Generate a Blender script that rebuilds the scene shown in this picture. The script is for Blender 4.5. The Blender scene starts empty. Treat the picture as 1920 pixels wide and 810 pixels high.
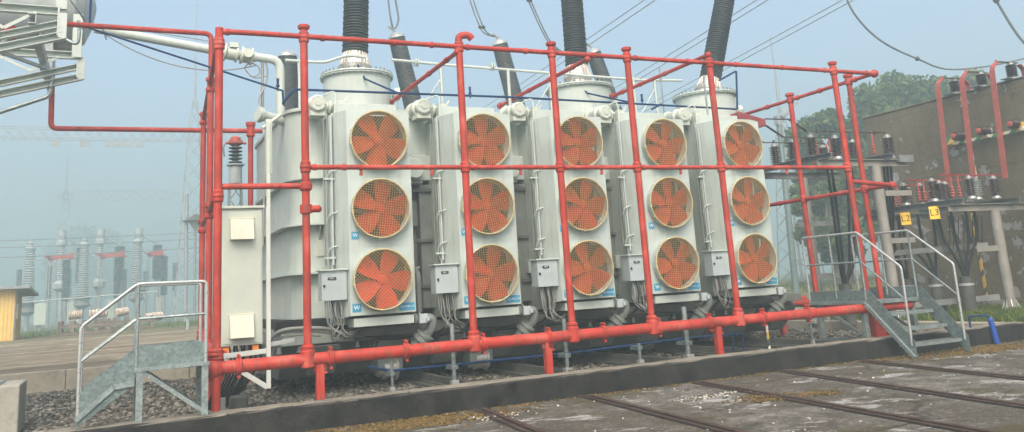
import bpy, math, random
import numpy as np
from mathutils import Vector, Matrix
random.seed(7); rng = np.random.default_rng(7)
S = bpy.context.scene
C = S.collection
PI = math.pi
V = Vector
W = {}                                    # object name -> world position of its origin

# ------------------------------------------------------------------ materials
def node(nt, t, **k):
    n = nt.nodes.new(t)
    for a, v in k.items():
        if a in n.inputs: n.inputs[a].default_value = v
        else: setattr(n, a, v)
    return n
def ramp(nt, fac, stops):
    r = nt.nodes.new('ShaderNodeValToRGB'); e = r.color_ramp.elements
    while len(e) < len(stops): e.new(0.5)
    for i, (p, c) in enumerate(stops):
        e[i].position = p; e[i].color = (c[0], c[1], c[2], 1) if not isinstance(c, (int, float)) else (c, c, c, 1)
    nt.links.new(fac, r.inputs[0]); return r.outputs[0]
def noise(nt, co, scale, detail=4, rough=.6, stretch=None):
    if stretch:
        m = nt.nodes.new('ShaderNodeMapping'); m.inputs['Scale'].default_value = stretch
        nt.links.new(co, m.inputs[0]); co = m.outputs[0]
    n = node(nt, 'ShaderNodeTexNoise', Scale=scale, Detail=detail, Roughness=rough)
    nt.links.new(co, n.inputs['Vector']); return n.outputs['Fac']
def mix(nt, fac, a, b, mode='MIX'):
    m = nt.nodes.new('ShaderNodeMix'); m.data_type = 'RGBA'; m.blend_type = mode
    for s, v in ((0, fac), (6, a), (7, b)):
        if hasattr(v, 'links'): nt.links.new(v, m.inputs[s])
        elif isinstance(v, (int, float)): m.inputs[s].default_value = v if s == 0 else (v, v, v, 1)
        else: m.inputs[s].default_value = (v[0], v[1], v[2], 1)
    return m.outputs[2]
def base_mat(name):
    m = bpy.data.materials.new(name); m.use_nodes = True; nt = m.node_tree
    b = nt.nodes['Principled BSDF']; co = nt.nodes.new('ShaderNodeTexCoord').outputs['Object']
    return m, nt, b, co
def bump(nt, b, h, strength=.3, dist=.01):
    n = node(nt, 'ShaderNodeBump', Strength=strength, Distance=dist)
    nt.links.new(h, n.inputs['Height']); nt.links.new(n.outputs[0], b.inputs['Normal'])
def dull(m, s=.15): m.node_tree.nodes['Principled BSDF'].inputs['Specular IOR Level'].default_value = s
def paint(name, col, rough=.45, var=.15, dirt=(.25, .2, .14), dirt_amt=.35, metal=0, scale=3, bs=.12, thr=(.55, .8), fade=None):
    """painted or galvanised metal with uneven tone, dirt patches and vertical rain streaks"""
    m, nt, b, co = base_mat(name)
    n1 = noise(nt, co, scale, 5); n2 = noise(nt, co, scale * 5, 6, .7)
    st = noise(nt, co, scale * 2.2, 4, .6, (3, 3, .25))
    dark = tuple(c * (1 - var) for c in col); lite = tuple(min(1, c * (1 + var)) for c in col)
    c1 = ramp(nt, n1, [(.35, dark), (.52, col), (.65, fade or lite)])
    f = ramp(nt, st, [(thr[0], 0), (thr[1], dirt_amt)])
    c2 = mix(nt, f, c1, dirt)
    f2 = ramp(nt, n2, [(.62, 0), (.75, dirt_amt * .6)])
    c3 = mix(nt, f2, c2, dirt)
    nt.links.new(c3, b.inputs['Base Color'])
    r = ramp(nt, n2, [(.3, max(.05, rough - .12)), (.7, min(1, rough + .15))])
    nt.links.new(r, b.inputs['Roughness']); b.inputs['Metallic'].default_value = metal
    bump(nt, b, n2, bs, .004)
    return m
M = {}
M['red'] = paint('red_pipe_paint', (.38, .030, .018), .55, .25, (.13, .045, .03), .6, scale=3, thr=(.48, .62), fade=(.43, .075, .055))
M['red_old'] = paint('faded_red_paint', (.33, .075, .06), .6, .18, (.25, .12, .1), .5, scale=5)
M['grey'] = paint('pale_grey_green_paint', (.395, .445, .415), .45, .07, (.26, .22, .15), .22, scale=1.6, thr=(.5, .7))
M['hood'] = paint('pale_panel_paint', (.41, .47, .445), .42, .08, (.30, .25, .16), .36, scale=1.8, thr=(.5, .68))
M['grey2'] = paint('cabinet_paint', (.44, .48, .42), .42, .05, (.4, .35, .2), .3, scale=2)
M['box'] = paint('junction_box_paint', (.36, .415, .425), .4, .05, (.3, .27, .2), .25)
M['mid'] = paint('mid_grey_paint', (.175, .195, .18), .5, .15, (.12, .10, .07), .5)
M['dark'] = paint('dark_grey_steel', (.075, .078, .072), .6, .25, (.06, .045, .03), .5)
M['black'] = paint('black_rubber', (.02, .02, .021), .5, .3, (.06, .05, .04), .3)
M['galv'] = paint('galvanised_steel', (.27, .32, .32), .4, .15, (.2, .2, .18), .2, metal=.4, scale=5, bs=.04)
M['galv2'] = paint('galvanised_sheet', (.17, .225, .225), .5, .2, (.10, .11, .10), .4, metal=.3, scale=11)
SPANGLE = M['galv2']
M['chrome'] = paint('bright_handrail_steel', (.36, .38, .38), .3, .05, (.4, .4, .38), .1, metal=.3, scale=3, bs=.0)
M['steel'] = paint('bare_steel', (.42, .40, .37), .4, .2, (.22, .16, .1), .5, metal=.6, scale=6)
M['rack'] = paint('rack_steel', (.17, .18, .18), .6, .2, (.1, .09, .08), .5, metal=.2, scale=4)
M['column'] = paint('column_paint', (.21, .20, .18), .6, .15, (.2, .18, .14), .5, scale=3)
M['white'] = paint('white_frame_paint', (.50, .52, .50), .4, .05, (.4, .33, .25), .3)
M['blue'] = paint('blue_pipe_paint', (.007, .030, .095), .5, .2, (.05, .05, .07), .35)
M['blue2'] = paint('bright_blue_paint', (.010, .06, .33), .4, .15, (.05, .06, .1), .3)
M['bush'] = paint('dark_grey_silicone', (.052, .062, .066), .55, .15, (.1, .1, .09), .3)
M['porc'] = paint('brown_porcelain', (.045, .018, .018), .22, .25, (.07, .05, .045), .4)
M['porcg'] = paint('grey_porcelain', (.30, .33, .34), .35, .1, (.2, .2, .18), .3)
M['silver'] = paint('silver_cap', (.38, .39, .38), .35, .1, (.3, .28, .24), .4, metal=.4)
M['fan'] = paint('orange_fan_paint', (.41, .037, .005), .6, .2, (.3, .06, .03), .35, scale=5)
M['fanred'] = paint('red_fan_paint', (.62, .04, .022), .45, .12, (.3, .05, .03), .3, scale=5)
M['mesh'] = paint('yellowed_wire', (.42, .32, .16), .6, .2, (.2, .1, .04), .5, metal=.2, scale=20)
M['ring'] = paint('yellowed_ring_paint', (.50, .43, .24), .5, .15, (.35, .22, .07), .7, scale=8, thr=(.45, .7))
M['fin'] = paint('dark_radiator_fins', (.022, .02, .017), .7, .3, (.05, .04, .025), .5, scale=12)
M['label'] = paint('blue_label', (.02, .25, .42), .4, .15, (.5, .55, .6), .6, scale=30)
M['label_w'] = paint('white_lettering', (.75, .8, .82), .5, .05)
M['yel'] = paint('yellow_sign_paint', (.80, .50, .02), .45, .05, (.4, .25, .05), .3)
M['blk'] = paint('black_lettering', (.015, .015, .015), .5, .1)
M['orange'] = paint('orange_plastic', (.75, .22, .02), .4, .1)
M['cable'] = paint('grey_cable', (.22, .22, .205), .5, .15, (.15, .14, .12), .4)
M['cabled'] = paint('black_cable', (.010, .011, .012), .45, .3, (.06, .06, .055), .3)
M['wire'] = paint('aluminium_conductor', (.13, .15, .16), .5, .15)
M['wirel'] = paint('pale_conductor', (.33, .38, .38), .5, .15)
M['shed'] = paint('yellow_shed_board', (.66, .44, .12), .6, .08, (.35, .25, .1), .4)
M['roof'] = paint('grey_roof_sheet', (.22, .24, .25), .6, .1)
M['wood'] = paint('old_timber', (.16, .13, .11), .8, .3, (.07, .06, .05), .5)
M['film'] = paint('dusty_wrapped_insulators', (.45, .38, .32), .5, .35, (.2, .12, .08), .8, scale=8)
M['lat'] = paint('lattice_steel', (.23, .25, .26), .6, .15)
M['bark'] = paint('bark', (.09, .075, .06), .9, .3, (.04, .05, .03), .5)
M['green'] = paint('green_stripe', (.03, .30, .12), .5, .1)
M['plast'] = paint('grey_plastic_duct', (.30, .30, .28), .6, .1, (.15, .14, .12), .5)

def spangle(m, k):
    nt = m.node_tree; b = nt.nodes['Principled BSDF']; src = b.inputs['Base Color'].links[0].from_socket
    co = nt.nodes.new('ShaderNodeTexCoord').outputs['Object']
    v = node(nt, 'ShaderNodeTexVoronoi', Scale=k); nt.links.new(co, v.inputs['Vector'])
    s = nt.nodes.new('ShaderNodeSeparateColor'); nt.links.new(v.outputs['Color'], s.inputs[0])
    f = ramp(nt, s.outputs[0], [(0, .62), (1, 1.0)])
    nt.links.new(mix(nt, 1, src, f, 'MULTIPLY'), b.inputs['Base Color'])
spangle(SPANGLE, 28); spangle(M['galv'], 40)
def stripes(name, a, b, c, step):
    m, nt, bs, co = base_mat(name)
    sx = nt.nodes.new('ShaderNodeSeparateXYZ'); nt.links.new(co, sx.inputs[0])
    ad = nt.nodes.new('ShaderNodeMath'); ad.operation = 'ADD'
    nt.links.new(sx.outputs[2], ad.inputs[0]); nt.links.new(sx.outputs[1], ad.inputs[1])
    fr = nt.nodes.new('ShaderNodeMath'); fr.operation = 'MULTIPLY'; fr.inputs[1].default_value = 1 / step
    nt.links.new(ad.outputs[0], fr.inputs[0])
    f2 = nt.nodes.new('ShaderNodeMath'); f2.operation = 'FRACT'; nt.links.new(fr.outputs[0], f2.inputs[0])
    r = nt.nodes.new('ShaderNodeValToRGB'); r.color_ramp.interpolation = 'CONSTANT'
    e = r.color_ramp.elements; e.new(.5); e.new(.75)
    for i, (p, cc) in enumerate(((0, a), (.34, b), (.67, c), (.67, c))):
        e[i].position = p; e[i].color = (*cc, 1)
    nt.links.new(f2.outputs[0], r.inputs[0]); nt.links.new(r.outputs[0], bs.inputs['Base Color'])
    bs.inputs['Roughness'].default_value = .6
    return m
M['gwy'] = stripes('green_white_yellow_strip', (.04, .22, .10), (.62, .6, .5), (.60, .38, .08), .5)
M['yb'] = stripes('yellow_black_strip', (.55, .33, .05), (.05, .07, .04), (.55, .33, .05), .45)
M['yw'] = stripes('yellow_white_post', (.6, .45, .05), (.7, .7, .62), (.05, .06, .05), .35)

def concrete():
    m, nt, b, co = base_mat('weathered_concrete')
    big = noise(nt, co, .35, 5); mid = noise(nt, co, 2.2, 8, .72); fine = noise(nt, co, 55, 6, .8); peb = noise(nt, co, 24, 3, .6)
    patch = noise(nt, co, .9, 9, .78, (1, 1.8, 1)); agg = noise(nt, co, 13, 8, .9)
    c = ramp(nt, mid, [(.36, (0.054, 0.048, 0.040)), (.46, (0.108, 0.100, 0.084)), (.53, (0.149, 0.139, 0.121)), (.62, (0.243, 0.235, 0.216))])
    c = mix(nt, ramp(nt, big, [(.44, 0), (.56, .65)]), c, (0.063, 0.051, 0.035))
    c = mix(nt, ramp(nt, agg, [(.42, .8), (.50, 0)]), c, (0.032, 0.029, 0.024))
    c = mix(nt, ramp(nt, agg, [(.54, 0), (.61, .75)]), c, (0.270, 0.254, 0.227))
    c = mix(nt, ramp(nt, fine, [(.40, .55), (.55, 0)]), c, (0.036, 0.033, 0.028))
    w = ramp(nt, patch, [(.555, 0), (.59, .8)])
    c = mix(nt, w, c, (0.306, 0.302, 0.292))
    sp = ramp(nt, peb, [(.64, 0), (.70, .8)])
    c = mix(nt, sp, c, (0.324, 0.317, 0.292))
    moss = ramp(nt, noise(nt, co, .55, 8, .75), [(.555, 0), (.60, .8)])
    c = mix(nt, moss, c, (0.050, 0.043, 0.015))
    # slab joints and irregular cracks
    v = node(nt, 'ShaderNodeTexVoronoi', Scale=.42); v.feature = 'DISTANCE_TO_EDGE'
    nz = node(nt, 'ShaderNodeTexNoise', Scale=1.6, Detail=5)
    nt.links.new(co, nz.inputs['Vector'])
    vm = nt.nodes.new('ShaderNodeVectorMath'); vm.operation = 'MULTIPLY_ADD'; vm.inputs[1].default_value = (.9, .9, 0)
    nt.links.new(nz.outputs['Color'], vm.inputs[0]); nt.links.new(co, vm.inputs[2]); nt.links.new(vm.outputs[0], v.inputs['Vector'])
    cr = ramp(nt, v.outputs['Distance'], [(.002, .8), (.012, 0)])
    c = mix(nt, cr, c, (.03, .026, .02))
    nt.links.new(c, b.inputs['Base Color']); b.inputs['Roughness'].default_value = .88
    h = mix(nt, .5, mid, fine); bump(nt, b, h, .6, .02)
    return m
M['concrete'] = concrete()
def dirt():
    m, nt, b, co = base_mat('dirt_and_grass_ground')
    n1 = noise(nt, co, .12, 6, .7); n2 = noise(nt, co, 1.5, 7, .75); n3 = noise(nt, co, .8, 6, .7, (.12, 1.6, 1))
    c = ramp(nt, n3, [(.40, (.12, .092, .062)), (.5, (.21, .168, .118)), (.6, (.33, .275, .205))])
    c = mix(nt, ramp(nt, n2, [(.47, 0), (.58, .6)]), c, (.09, .075, .048))
    sy = nt.nodes.new('ShaderNodeSeparateXYZ'); nt.links.new(co, sy.inputs[0])
    mr = node(nt, 'ShaderNodeMapRange'); mr.inputs['From Min'].default_value = 20; mr.inputs['From Max'].default_value = 42
    nt.links.new(sy.outputs[1], mr.inputs['Value'])
    ad = nt.nodes.new('ShaderNodeMath'); ad.operation = 'MULTIPLY_ADD'; ad.inputs[1].default_value = .75
    nt.links.new(n2, ad.inputs[0]); nt.links.new(mr.outputs[0], ad.inputs[2])
    g = ramp(nt, ad.outputs[0], [(.55, 0), (.95, 1)])
    gc = ramp(nt, n2, [(.3, (.05, .065, .025)), (.7, (.11, .125, .05))])
    c = mix(nt, g, c, gc)
    nt.links.new(c, b.inputs['Base Color']); b.inputs['Roughness'].default_value = .95
    bump(nt, b, n2, .6, .05)
    return m
M['ground'] = dirt()
def rock(name, a, bb, cc):
    m, nt, b, co = base_mat(name)
    geo = nt.nodes.new('ShaderNodeNewGeometry')
    c = ramp(nt, geo.outputs['Random Per Island'], [(0, a), (.55, bb), (1, cc)])
    n2 = noise(nt, co, 30, 5, .7); c = mix(nt, ramp(nt, n2, [(.4, .5), (.65, 0)]), c, tuple(x * .5 for x in a))
    nt.links.new(c, b.inputs['Base Color']); b.inputs['Roughness'].default_value = .85
    return m
M['stone'] = rock('ballast_stone', (.045, .042, .035), (.115, .104, .087), (.28, .26, .225))
M['moss'] = rock('dry_moss', (.045, .038, .012), (.14, .085, .03), (.22, .15, .055))
M['pebble'] = rock('white_pebble', (.30, .27, .22), (.45, .42, .36), (.62, .6, .55))
def gravel_base():
    m, nt, b, co = base_mat('gravel_bed_base')
    v = node(nt, 'ShaderNodeTexVoronoi', Scale=14); nt.links.new(co, v.inputs['Vector'])
    c = ramp(nt, v.outputs['Distance'], [(.0, (.15, .125, .105)), (.5, (.07, .06, .05)), (.8, (.02, .017, .014))])
    nt.links.new(c, b.inputs['Base Color']); b.inputs['Roughness'].default_value = .95
    bump(nt, b, v.outputs['Distance'], .8, -.04); return m
M['gravel'] = gravel_base()
def kerbm():
    m, nt, b, co = base_mat('black_tarred_kerb')
    n1 = noise(nt, co, 2.5, 7, .7); n2 = noise(nt, co, 30, 6, .7)
    c = ramp(nt, n1, [(.38, (.009, .009, .009)), (.62, (.030, .028, .026))])
    c = mix(nt, ramp(nt, noise(nt, co, 9, 6, .75), [(.62, 0), (.72, .5)]), c, (.12, .085, .055))
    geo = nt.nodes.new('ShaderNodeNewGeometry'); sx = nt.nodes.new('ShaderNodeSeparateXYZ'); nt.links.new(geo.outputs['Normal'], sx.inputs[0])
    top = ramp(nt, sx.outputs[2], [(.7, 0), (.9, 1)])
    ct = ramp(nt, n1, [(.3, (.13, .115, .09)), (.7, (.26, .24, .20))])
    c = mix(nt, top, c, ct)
    v = node(nt, 'ShaderNodeTexVoronoi', Scale=2.6); v.feature = 'DISTANCE_TO_EDGE'
    nz = node(nt, 'ShaderNodeTexNoise', Scale=4, Detail=5); nt.links.new(co, nz.inputs['Vector'])
    vm = nt.nodes.new('ShaderNodeVectorMath'); vm.operation = 'MULTIPLY_ADD'; vm.inputs[1].default_value = (.35, .35, .35)
    nt.links.new(nz.outputs['Color'], vm.inputs[0]); nt.links.new(co, vm.inputs[2]); nt.links.new(vm.outputs[0], v.inputs['Vector'])
    brk = ramp(nt, noise(nt, co, 1.3, 3), [(.45, 0), (.55, 1)])
    cr = ramp(nt, v.outputs['Distance'], [(.006, 1), (.022, 0)])
    cr = mix(nt, 1, cr, brk, 'MULTIPLY')
    c = mix(nt, cr, c, (.006, .006, .006))
    nt.links.new(c, b.inputs['Base Color']); b.inputs['Roughness'].default_value = .72
    bump(nt, b, mix(nt, .4, n1, n2), .5, .015)
    return m
M['kerb'] = kerbm()
def wallm(name, base, pale, bits=True):
    m, nt, b, co = base_mat(name)
    n1 = noise(nt, co, .5, 6, .7); n2 = noise(nt, co, 5, 8, .75); st = noise(nt, co, 1.3, 6, .7, (2.5, 2.5, .3))
    c = ramp(nt, n1, [(.3, tuple(x * .75 for x in base)), (.7, tuple(x * 1.25 for x in base))])
    c = mix(nt, ramp(nt, st, [(.5, 0), (.8, .4)]), c, tuple(x * .5 for x in base))
    c = mix(nt, ramp(nt, n2, [(.35, .6), (.5, 0)]), c, tuple(x * .5 for x in base))
    if bits:
        w = ramp(nt, noise(nt, co, 1.9, 7, .6), [(.60, 0), (.612, 1)])
        w2 = ramp(nt, noise(nt, co, 1.9, 7, .6), [(.575, 0), (.597, .85), (.612, .0)])
        c = mix(nt, w2, c, (.05, .045, .04)); c = mix(nt, w, c, pale)
        br = nt.nodes.new('ShaderNodeSeparateXYZ'); nt.links.new(co, br.inputs[0])
        for (k, step) in ((1, 1.55), (2, 1.9)):
            mm = nt.nodes.new('ShaderNodeMath'); mm.operation = 'MULTIPLY'; mm.inputs[1].default_value = 1 / step; nt.links.new(br.outputs[k], mm.inputs[0])
            fr = nt.nodes.new('ShaderNodeMath'); fr.operation = 'FRACT'; nt.links.new(mm.outputs[0], fr.inputs[0])
            c = mix(nt, ramp(nt, fr.outputs[0], [(.0, .7), (.014, 0)]), c, (.03, .027, .02))
    nt.links.new(c, b.inputs['Base Color']); b.inputs['Roughness'].default_value = .9
    bump(nt, b, n2, .5, .03); return m
M['wall'] = wallm('stained_concrete_wall', (.135, .112, .076), (.25, .24, .235))
M['white_wall'] = wallm('whitewashed_wall', (.30, .27, .215), (.3, .2, .12), False)
def leafm(name, a, b2):
    m, nt, b, co = base_mat(name)
    geo = nt.nodes.new('ShaderNodeNewGeometry')
    c = ramp(nt, geo.outputs['Random Per Island'], [(0, a), (1, b2)])
    nt.links.new(c, b.inputs['Base Color']); b.inputs['Roughness'].default_value = .6
    tr = nt.nodes.new('ShaderNodeBsdfTranslucent'); nt.links.new(c, tr.inputs[0])
    ms = nt.nodes.new('ShaderNodeMixShader'); ms.inputs[0].default_value = .3
    out = nt.nodes['Material Output']
    nt.links.new(b.outputs[0], ms.inputs[1]); nt.links.new(tr.outputs[0], ms.inputs[2]); nt.links.new(ms.outputs[0], out.inputs[0])
    return m
M['leaf'] = leafm('tree_leaves', (.04, .075, .025), (.12, .17, .055))
M['leafy'] = leafm('yellow_green_leaves', (.08, .12, .03), (.20, .23, .07))
M['grass'] = leafm('grass_blades', (.045, .085, .015), (.16, .20, .045))


M['rust'] = paint('rusty_rail_steel', (.055, .036, .030), .7, .35, (.12, .05, .03), .6, scale=5)
M['cream'] = paint('cream_vent_paint', (.56, .54, .44), .5, .05, (.6, .45, .15), .45, scale=4)
M['kblock'] = wallm('cracked_block_concrete', (.30, .29, .25), (.3, .3, .28), False)
M['mid2'] = paint('drum_grey_paint', (.33, .36, .36), .45, .12, (.2, .2, .18), .35)
M['dark2'] = paint('dark_frame_paint', (.12, .125, .115), .55, .2, (.08, .06, .04), .5)  # dark grey paint of the front beam and tie bars
M['shed2'] = paint('shed_joint', (.42, .27, .07), .7, .1)
M['boot'] = paint('dark_red_rubber', (.20, .03, .03), .5, .2, (.1, .04, .04), .4)
for k_ in ('kerb', 'concrete', 'wall', 'white_wall', 'stone', 'moss', 'gravel', 'ground', 'rust', 'dark', 'fin', 'black', 'mesh', 'fan', 'fanred', 'dark2', 'mid', 'blue', 'ring', 'leaf', 'leafy', 'grass', 'kblock', 'wood', 'bush', 'red', 'red_old', 'cabled'):
    dull(M[k_], .3 if k_ in ('red', 'red_old', 'bush', 'mid') else .12)
# ------------------------------------------------------------------ mesh builder
GROW = None                              # (point at camera height, factor): enlarges far switchgear, scaled about the camera
class MB:
    def __init__(s): s.v = []; s.f = []; s.sm = []; s.mi = []; s.cur = 0
    def add(s, vs, fs, smooth=False):
        o = len(s.v); s.v += [tuple(p) for p in vs]
        for f in fs: s.f.append(tuple(i + o for i in f)); s.sm.append(smooth); s.mi.append(s.cur)
        return s
    def box(s, x0, x1, y0, y1, z0, z1):
        vs = [(x, y, z) for z in (z0, z1) for y in (y0, y1) for x in (x0, x1)]
        return s.add(vs, [(0, 2, 3, 1), (4, 5, 7, 6), (0, 1, 5, 4), (2, 6, 7, 3), (0, 4, 6, 2), (1, 3, 7, 5)])
    def beam(s, p0, p1, w, h, up=(0, 0, 1)):
        p0, p1 = V(p0), V(p1); d = (p1 - p0).normalized(); up = V(up)
        if abs(d.dot(up)) > .99: up = V((0, 1, 0))
        r = d.cross(up).normalized() * (w / 2); u = r.cross(d).normalized() * (h / 2)
        vs = [p + a * r + b * u for p in (p0, p1) for (a, b) in ((-1, -1), (1, -1), (1, 1), (-1, 1))]
        return s.add(vs, [(0, 1, 2, 3), (7, 6, 5, 4), (0, 4, 5, 1), (1, 5, 6, 2), (2, 6, 7, 3), (3, 7, 4, 0)])
    def channel(s, p0, p1, w, h, t=.012, flip=1, up=(0, 0, 1)):
        """C or I section: a web and two flanges"""
        p0, p1 = V(p0), V(p1); d = (p1 - p0).normalized(); upv = V(up)
        if abs(d.dot(upv)) > .99: upv = V((0, 1, 0))
        r = d.cross(upv).normalized(); u = r.cross(d).normalized()
        s.beam(p0 + r * flip * (w / 2), p1 + r * flip * (w / 2), t, h - 2 * t, up)
        for k in (-1, 1): s.beam(p0 + u * k * (h - t) / 2, p1 + u * k * (h - t) / 2, w + t, t, up)
        return s
    def lathe(s, p0, p1, prof, n=18, caps=True):
        p0, p1 = V(p0), V(p1); d = (p1 - p0).normalized()
        a = V((1, 0, 0)) if abs(d.x) < .9 else V((0, 1, 0))
        e1 = d.cross(a).normalized(); e2 = d.cross(e1)
        L = (p1 - p0).length
        cs = [(math.cos(2 * PI * k / n), math.sin(2 * PI * k / n)) for k in range(n)]
        ring = lambda t, r: [p0 + d * (t * L) + (e1 * c + e2 * q) * r for c, q in cs]
        for (t0, r0), (t1, r1) in zip(prof, prof[1:]):
            vs = ring(t0, r0) + ring(t1, r1)
            s.add(vs, [(k, k + n, (k + 1) % n + n, (k + 1) % n) for k in range(n)], True)
        if caps:
            if prof[0][1] > 1e-4: s.add(ring(*prof[0]), [tuple(range(n))])
            if prof[-1][1] > 1e-4: s.add(ring(*prof[-1]), [tuple(reversed(range(n)))])
        return s
    def cyl(s, p0, p1, r, r1=None, n=14, caps=True):
        return s.lathe(p0, p1, [(0, r), (1, r if r1 is None else r1)], n, caps)
    def tube(s, pts, r, n=8, caps=True):
        pts = [V(p) for p in pts]; m = len(pts); vs = []; e = None
        for i, p in enumerate(pts):
            d = ((pts[min(i + 1, m - 1)] - p).normalized() + (p - pts[max(i - 1, 0)]).normalized())
            d = d.normalized() if d.length > 1e-6 else V((0, 0, 1))
            if e is None:
                a = V((0, 0, 1)) if abs(d.z) < .9 else V((1, 0, 0)); e = d.cross(a).normalized()
            else:
                e = (e - d * e.dot(d)); e = e.normalized() if e.length > 1e-5 else d.cross(V((0, 0, 1))).normalized()
            g = d.cross(e); rr = r[i] if isinstance(r, (list, tuple)) else r
            vs += [p + (e * math.cos(2 * PI * k / n) + g * math.sin(2 * PI * k / n)) * rr for k in range(n)]
        fs = [(i * n + k, i * n + (k + 1) % n, (i + 1) * n + (k + 1) % n, (i + 1) * n + k) for i in range(m - 1) for k in range(n)]
        s.add(vs, fs, True)
        if caps: s.add(vs[:n], [tuple(reversed(range(n)))]); s.add(vs[-n:], [tuple(range(n))])
        return s
    def prism(s, pts, z0, z1, smooth=False):
        n = len(pts); vs = [(x, y, z0) for x, y in pts] + [(x, y, z1) for x, y in pts]
        s.add(vs, [(k, (k + 1) % n, (k + 1) % n + n, k + n) for k in range(n)], smooth)
        s.add(vs[:n], [tuple(reversed(range(n)))]); s.add(vs[n:], [tuple(range(n))]); return s
    def sphere(s, c, r, sz=1, n=14, m=8, z0=-1):
        c = V(c); vs = []; fs = []
        for i in range(m + 1):
            a = -PI / 2 + PI * i / m
            if z0 > -1: a = math.asin(z0) + (PI / 2 - math.asin(z0)) * i / m
            for k in range(n): vs.append(c + V((math.cos(a) * math.cos(2 * PI * k / n) * r, math.cos(a) * math.sin(2 * PI * k / n) * r, math.sin(a) * r * sz)))
        for i in range(m):
            for k in range(n): fs.append((i * n + k, i * n + (k + 1) % n, (i + 1) * n + (k + 1) % n, (i + 1) * n + k))
        return s.add(vs, fs, True)
    def build(s, name, mats, parent=None, org=None, bev=0):
        if org is None: org = W[parent.name] if parent else (0, 0, 0)
        org = V(org)
        if GROW: s.v = [tuple(GROW[0][i] + (p[i] - GROW[0][i]) * GROW[1] for i in range(3)) for p in s.v]
        me = bpy.data.meshes.new(name)
        me.from_pydata([(p[0] - org.x, p[1] - org.y, p[2] - org.z) for p in s.v], [], s.f)
        me.polygons.foreach_set('use_smooth', s.sm); me.polygons.foreach_set('material_index', s.mi)
        for m in (mats if isinstance(mats, (list, tuple)) else [mats]): me.materials.append(M[m] if isinstance(m, str) else m)
        me.update(); o = bpy.data.objects.new(name, me); C.objects.link(o)
        if parent: o.parent = parent; o.location = org - W[parent.name]
        else: o.location = org
        W[o.name] = org
        if bev:
            b = o.modifiers.new('bevel', 'BEVEL'); b.width = bev; b.segments = 2; b.limit_method = 'ANGLE'; b.angle_limit = .7
        return o
def thing(name, label, cat, loc, group=None, kind=None):
    o = bpy.data.objects.new(name, None); C.objects.link(o); o.location = loc; o.empty_display_size = .2
    W[o.name] = V(loc); return tag(o, label, cat, group, kind)
def tag(o, label=None, cat=None, group=None, kind=None):
    if label: o['label'] = label
    if cat: o['category'] = cat
    if group: o['group'] = group
    if kind: o['kind'] = kind
    return o
def struct(o): o['kind'] = 'structure'; return o
def dup(o, off, label=None, parent=None, kids=None):
    c = o.copy(); C.objects.link(c)
    if parent: c.parent = parent
    else: c.location = V(o.location) + V(off)
    W[c.name] = W[o.name] + V(off)
    if label: c['label'] = label
    for k in [x for x in list(bpy.data.objects) if x.parent == o]:
        q = dup(k, off, None, c, kids)
    if kids: kids(c)
    return c
def text(s, size, mat, parent, pos, rot=(PI / 2, 0, 0), name='lettering'):
    cu = bpy.data.curves.new('t', 'FONT'); cu.body = s; cu.size = size; cu.extrude = .0015; cu.align_x = 'CENTER'; cu.align_y = 'CENTER'
    cu.resolution_u = 2
    t = bpy.data.objects.new('t', cu); C.objects.link(t); bpy.context.view_layer.update()
    me = bpy.data.meshes.new_from_object(t); bpy.data.objects.remove(t)
    me.transform(Matrix.Rotation(rot[2], 4, 'Z') @ Matrix.Rotation(rot[0], 4, 'X'))
    me.materials.clear(); me.materials.append(M[mat]); o = bpy.data.objects.new(name, me); C.objects.link(o)
    o.parent = parent; o.location = V(pos) - W[parent.name]; W[o.name] = V(pos); return o
def curve(p0, p1, sag, n=14, side=(0, 0, -1)):
    p0, p1, sd = V(p0), V(p1), V(side)
    return [p0.lerp(p1, i / n) + sd * sag * 4 * (i / n) * (1 - i / n) for i in range(n + 1)]
def smooth_path(pts, n=6):
    P = [V(p) for p in pts]; P = [P[0] * 2 - P[1]] + P + [P[-1] * 2 - P[-2]]; out = []
    for i in range(1, len(P) - 2):
        a, b, c, d = P[i - 1:i + 3]
        for k in range(n):
            t = k / n
            out.append(.5 * ((2 * b) + (-a + c) * t + (2 * a - 5 * b + 4 * c - d) * t * t + (-a + 3 * b - 3 * c + d) * t ** 3))
    return out + [P[-2]]
def elbow(pts, r=.08, n=4):
    """polyline with rounded corners of radius r"""
    P = [V(p) for p in pts]; out = [P[0]]
    for a, b, c in zip(P, P[1:], P[2:]):
        u = (a - b).normalized(); w = (c - b).normalized(); q = min(r, (a - b).length * .45, (c - b).length * .45)
        s0, s1 = b + u * q, b + w * q
        for i in range(n + 1):
            t = i / n; out.append(s0 * (1 - t) ** 2 + b * 2 * t * (1 - t) + s1 * t * t)
    return out + [P[-1]]

# ------------------------------------------------------------------ camera
cam = bpy.data.cameras.new('camera'); cam.sensor_width = 36; cam.lens = 1599.19 / 1920 * 36
cam.shift_y = -(405 - 198.81) / 1920; cam.clip_start = .05; cam.clip_end = 3000
co = bpy.data.objects.new('camera', cam); C.objects.link(co)
yaw, pitch, roll = .4415, .21, -.0645
F = V((math.sin(yaw) * math.cos(pitch), math.cos(yaw) * math.cos(pitch), math.sin(pitch)))
R0 = V((math.cos(yaw), -math.sin(yaw), 0)); U0 = R0.cross(F)
Rr = R0 * math.cos(roll) + U0 * math.sin(roll); Uu = -R0 * math.sin(roll) + U0 * math.cos(roll)
CAM = V((-1.2583, -12.2285, 1.65))
mw = Matrix((Rr, Uu, -F)).transposed().to_4x4(); mw.translation = CAM; co.matrix_world = mw
S.camera = co
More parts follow.
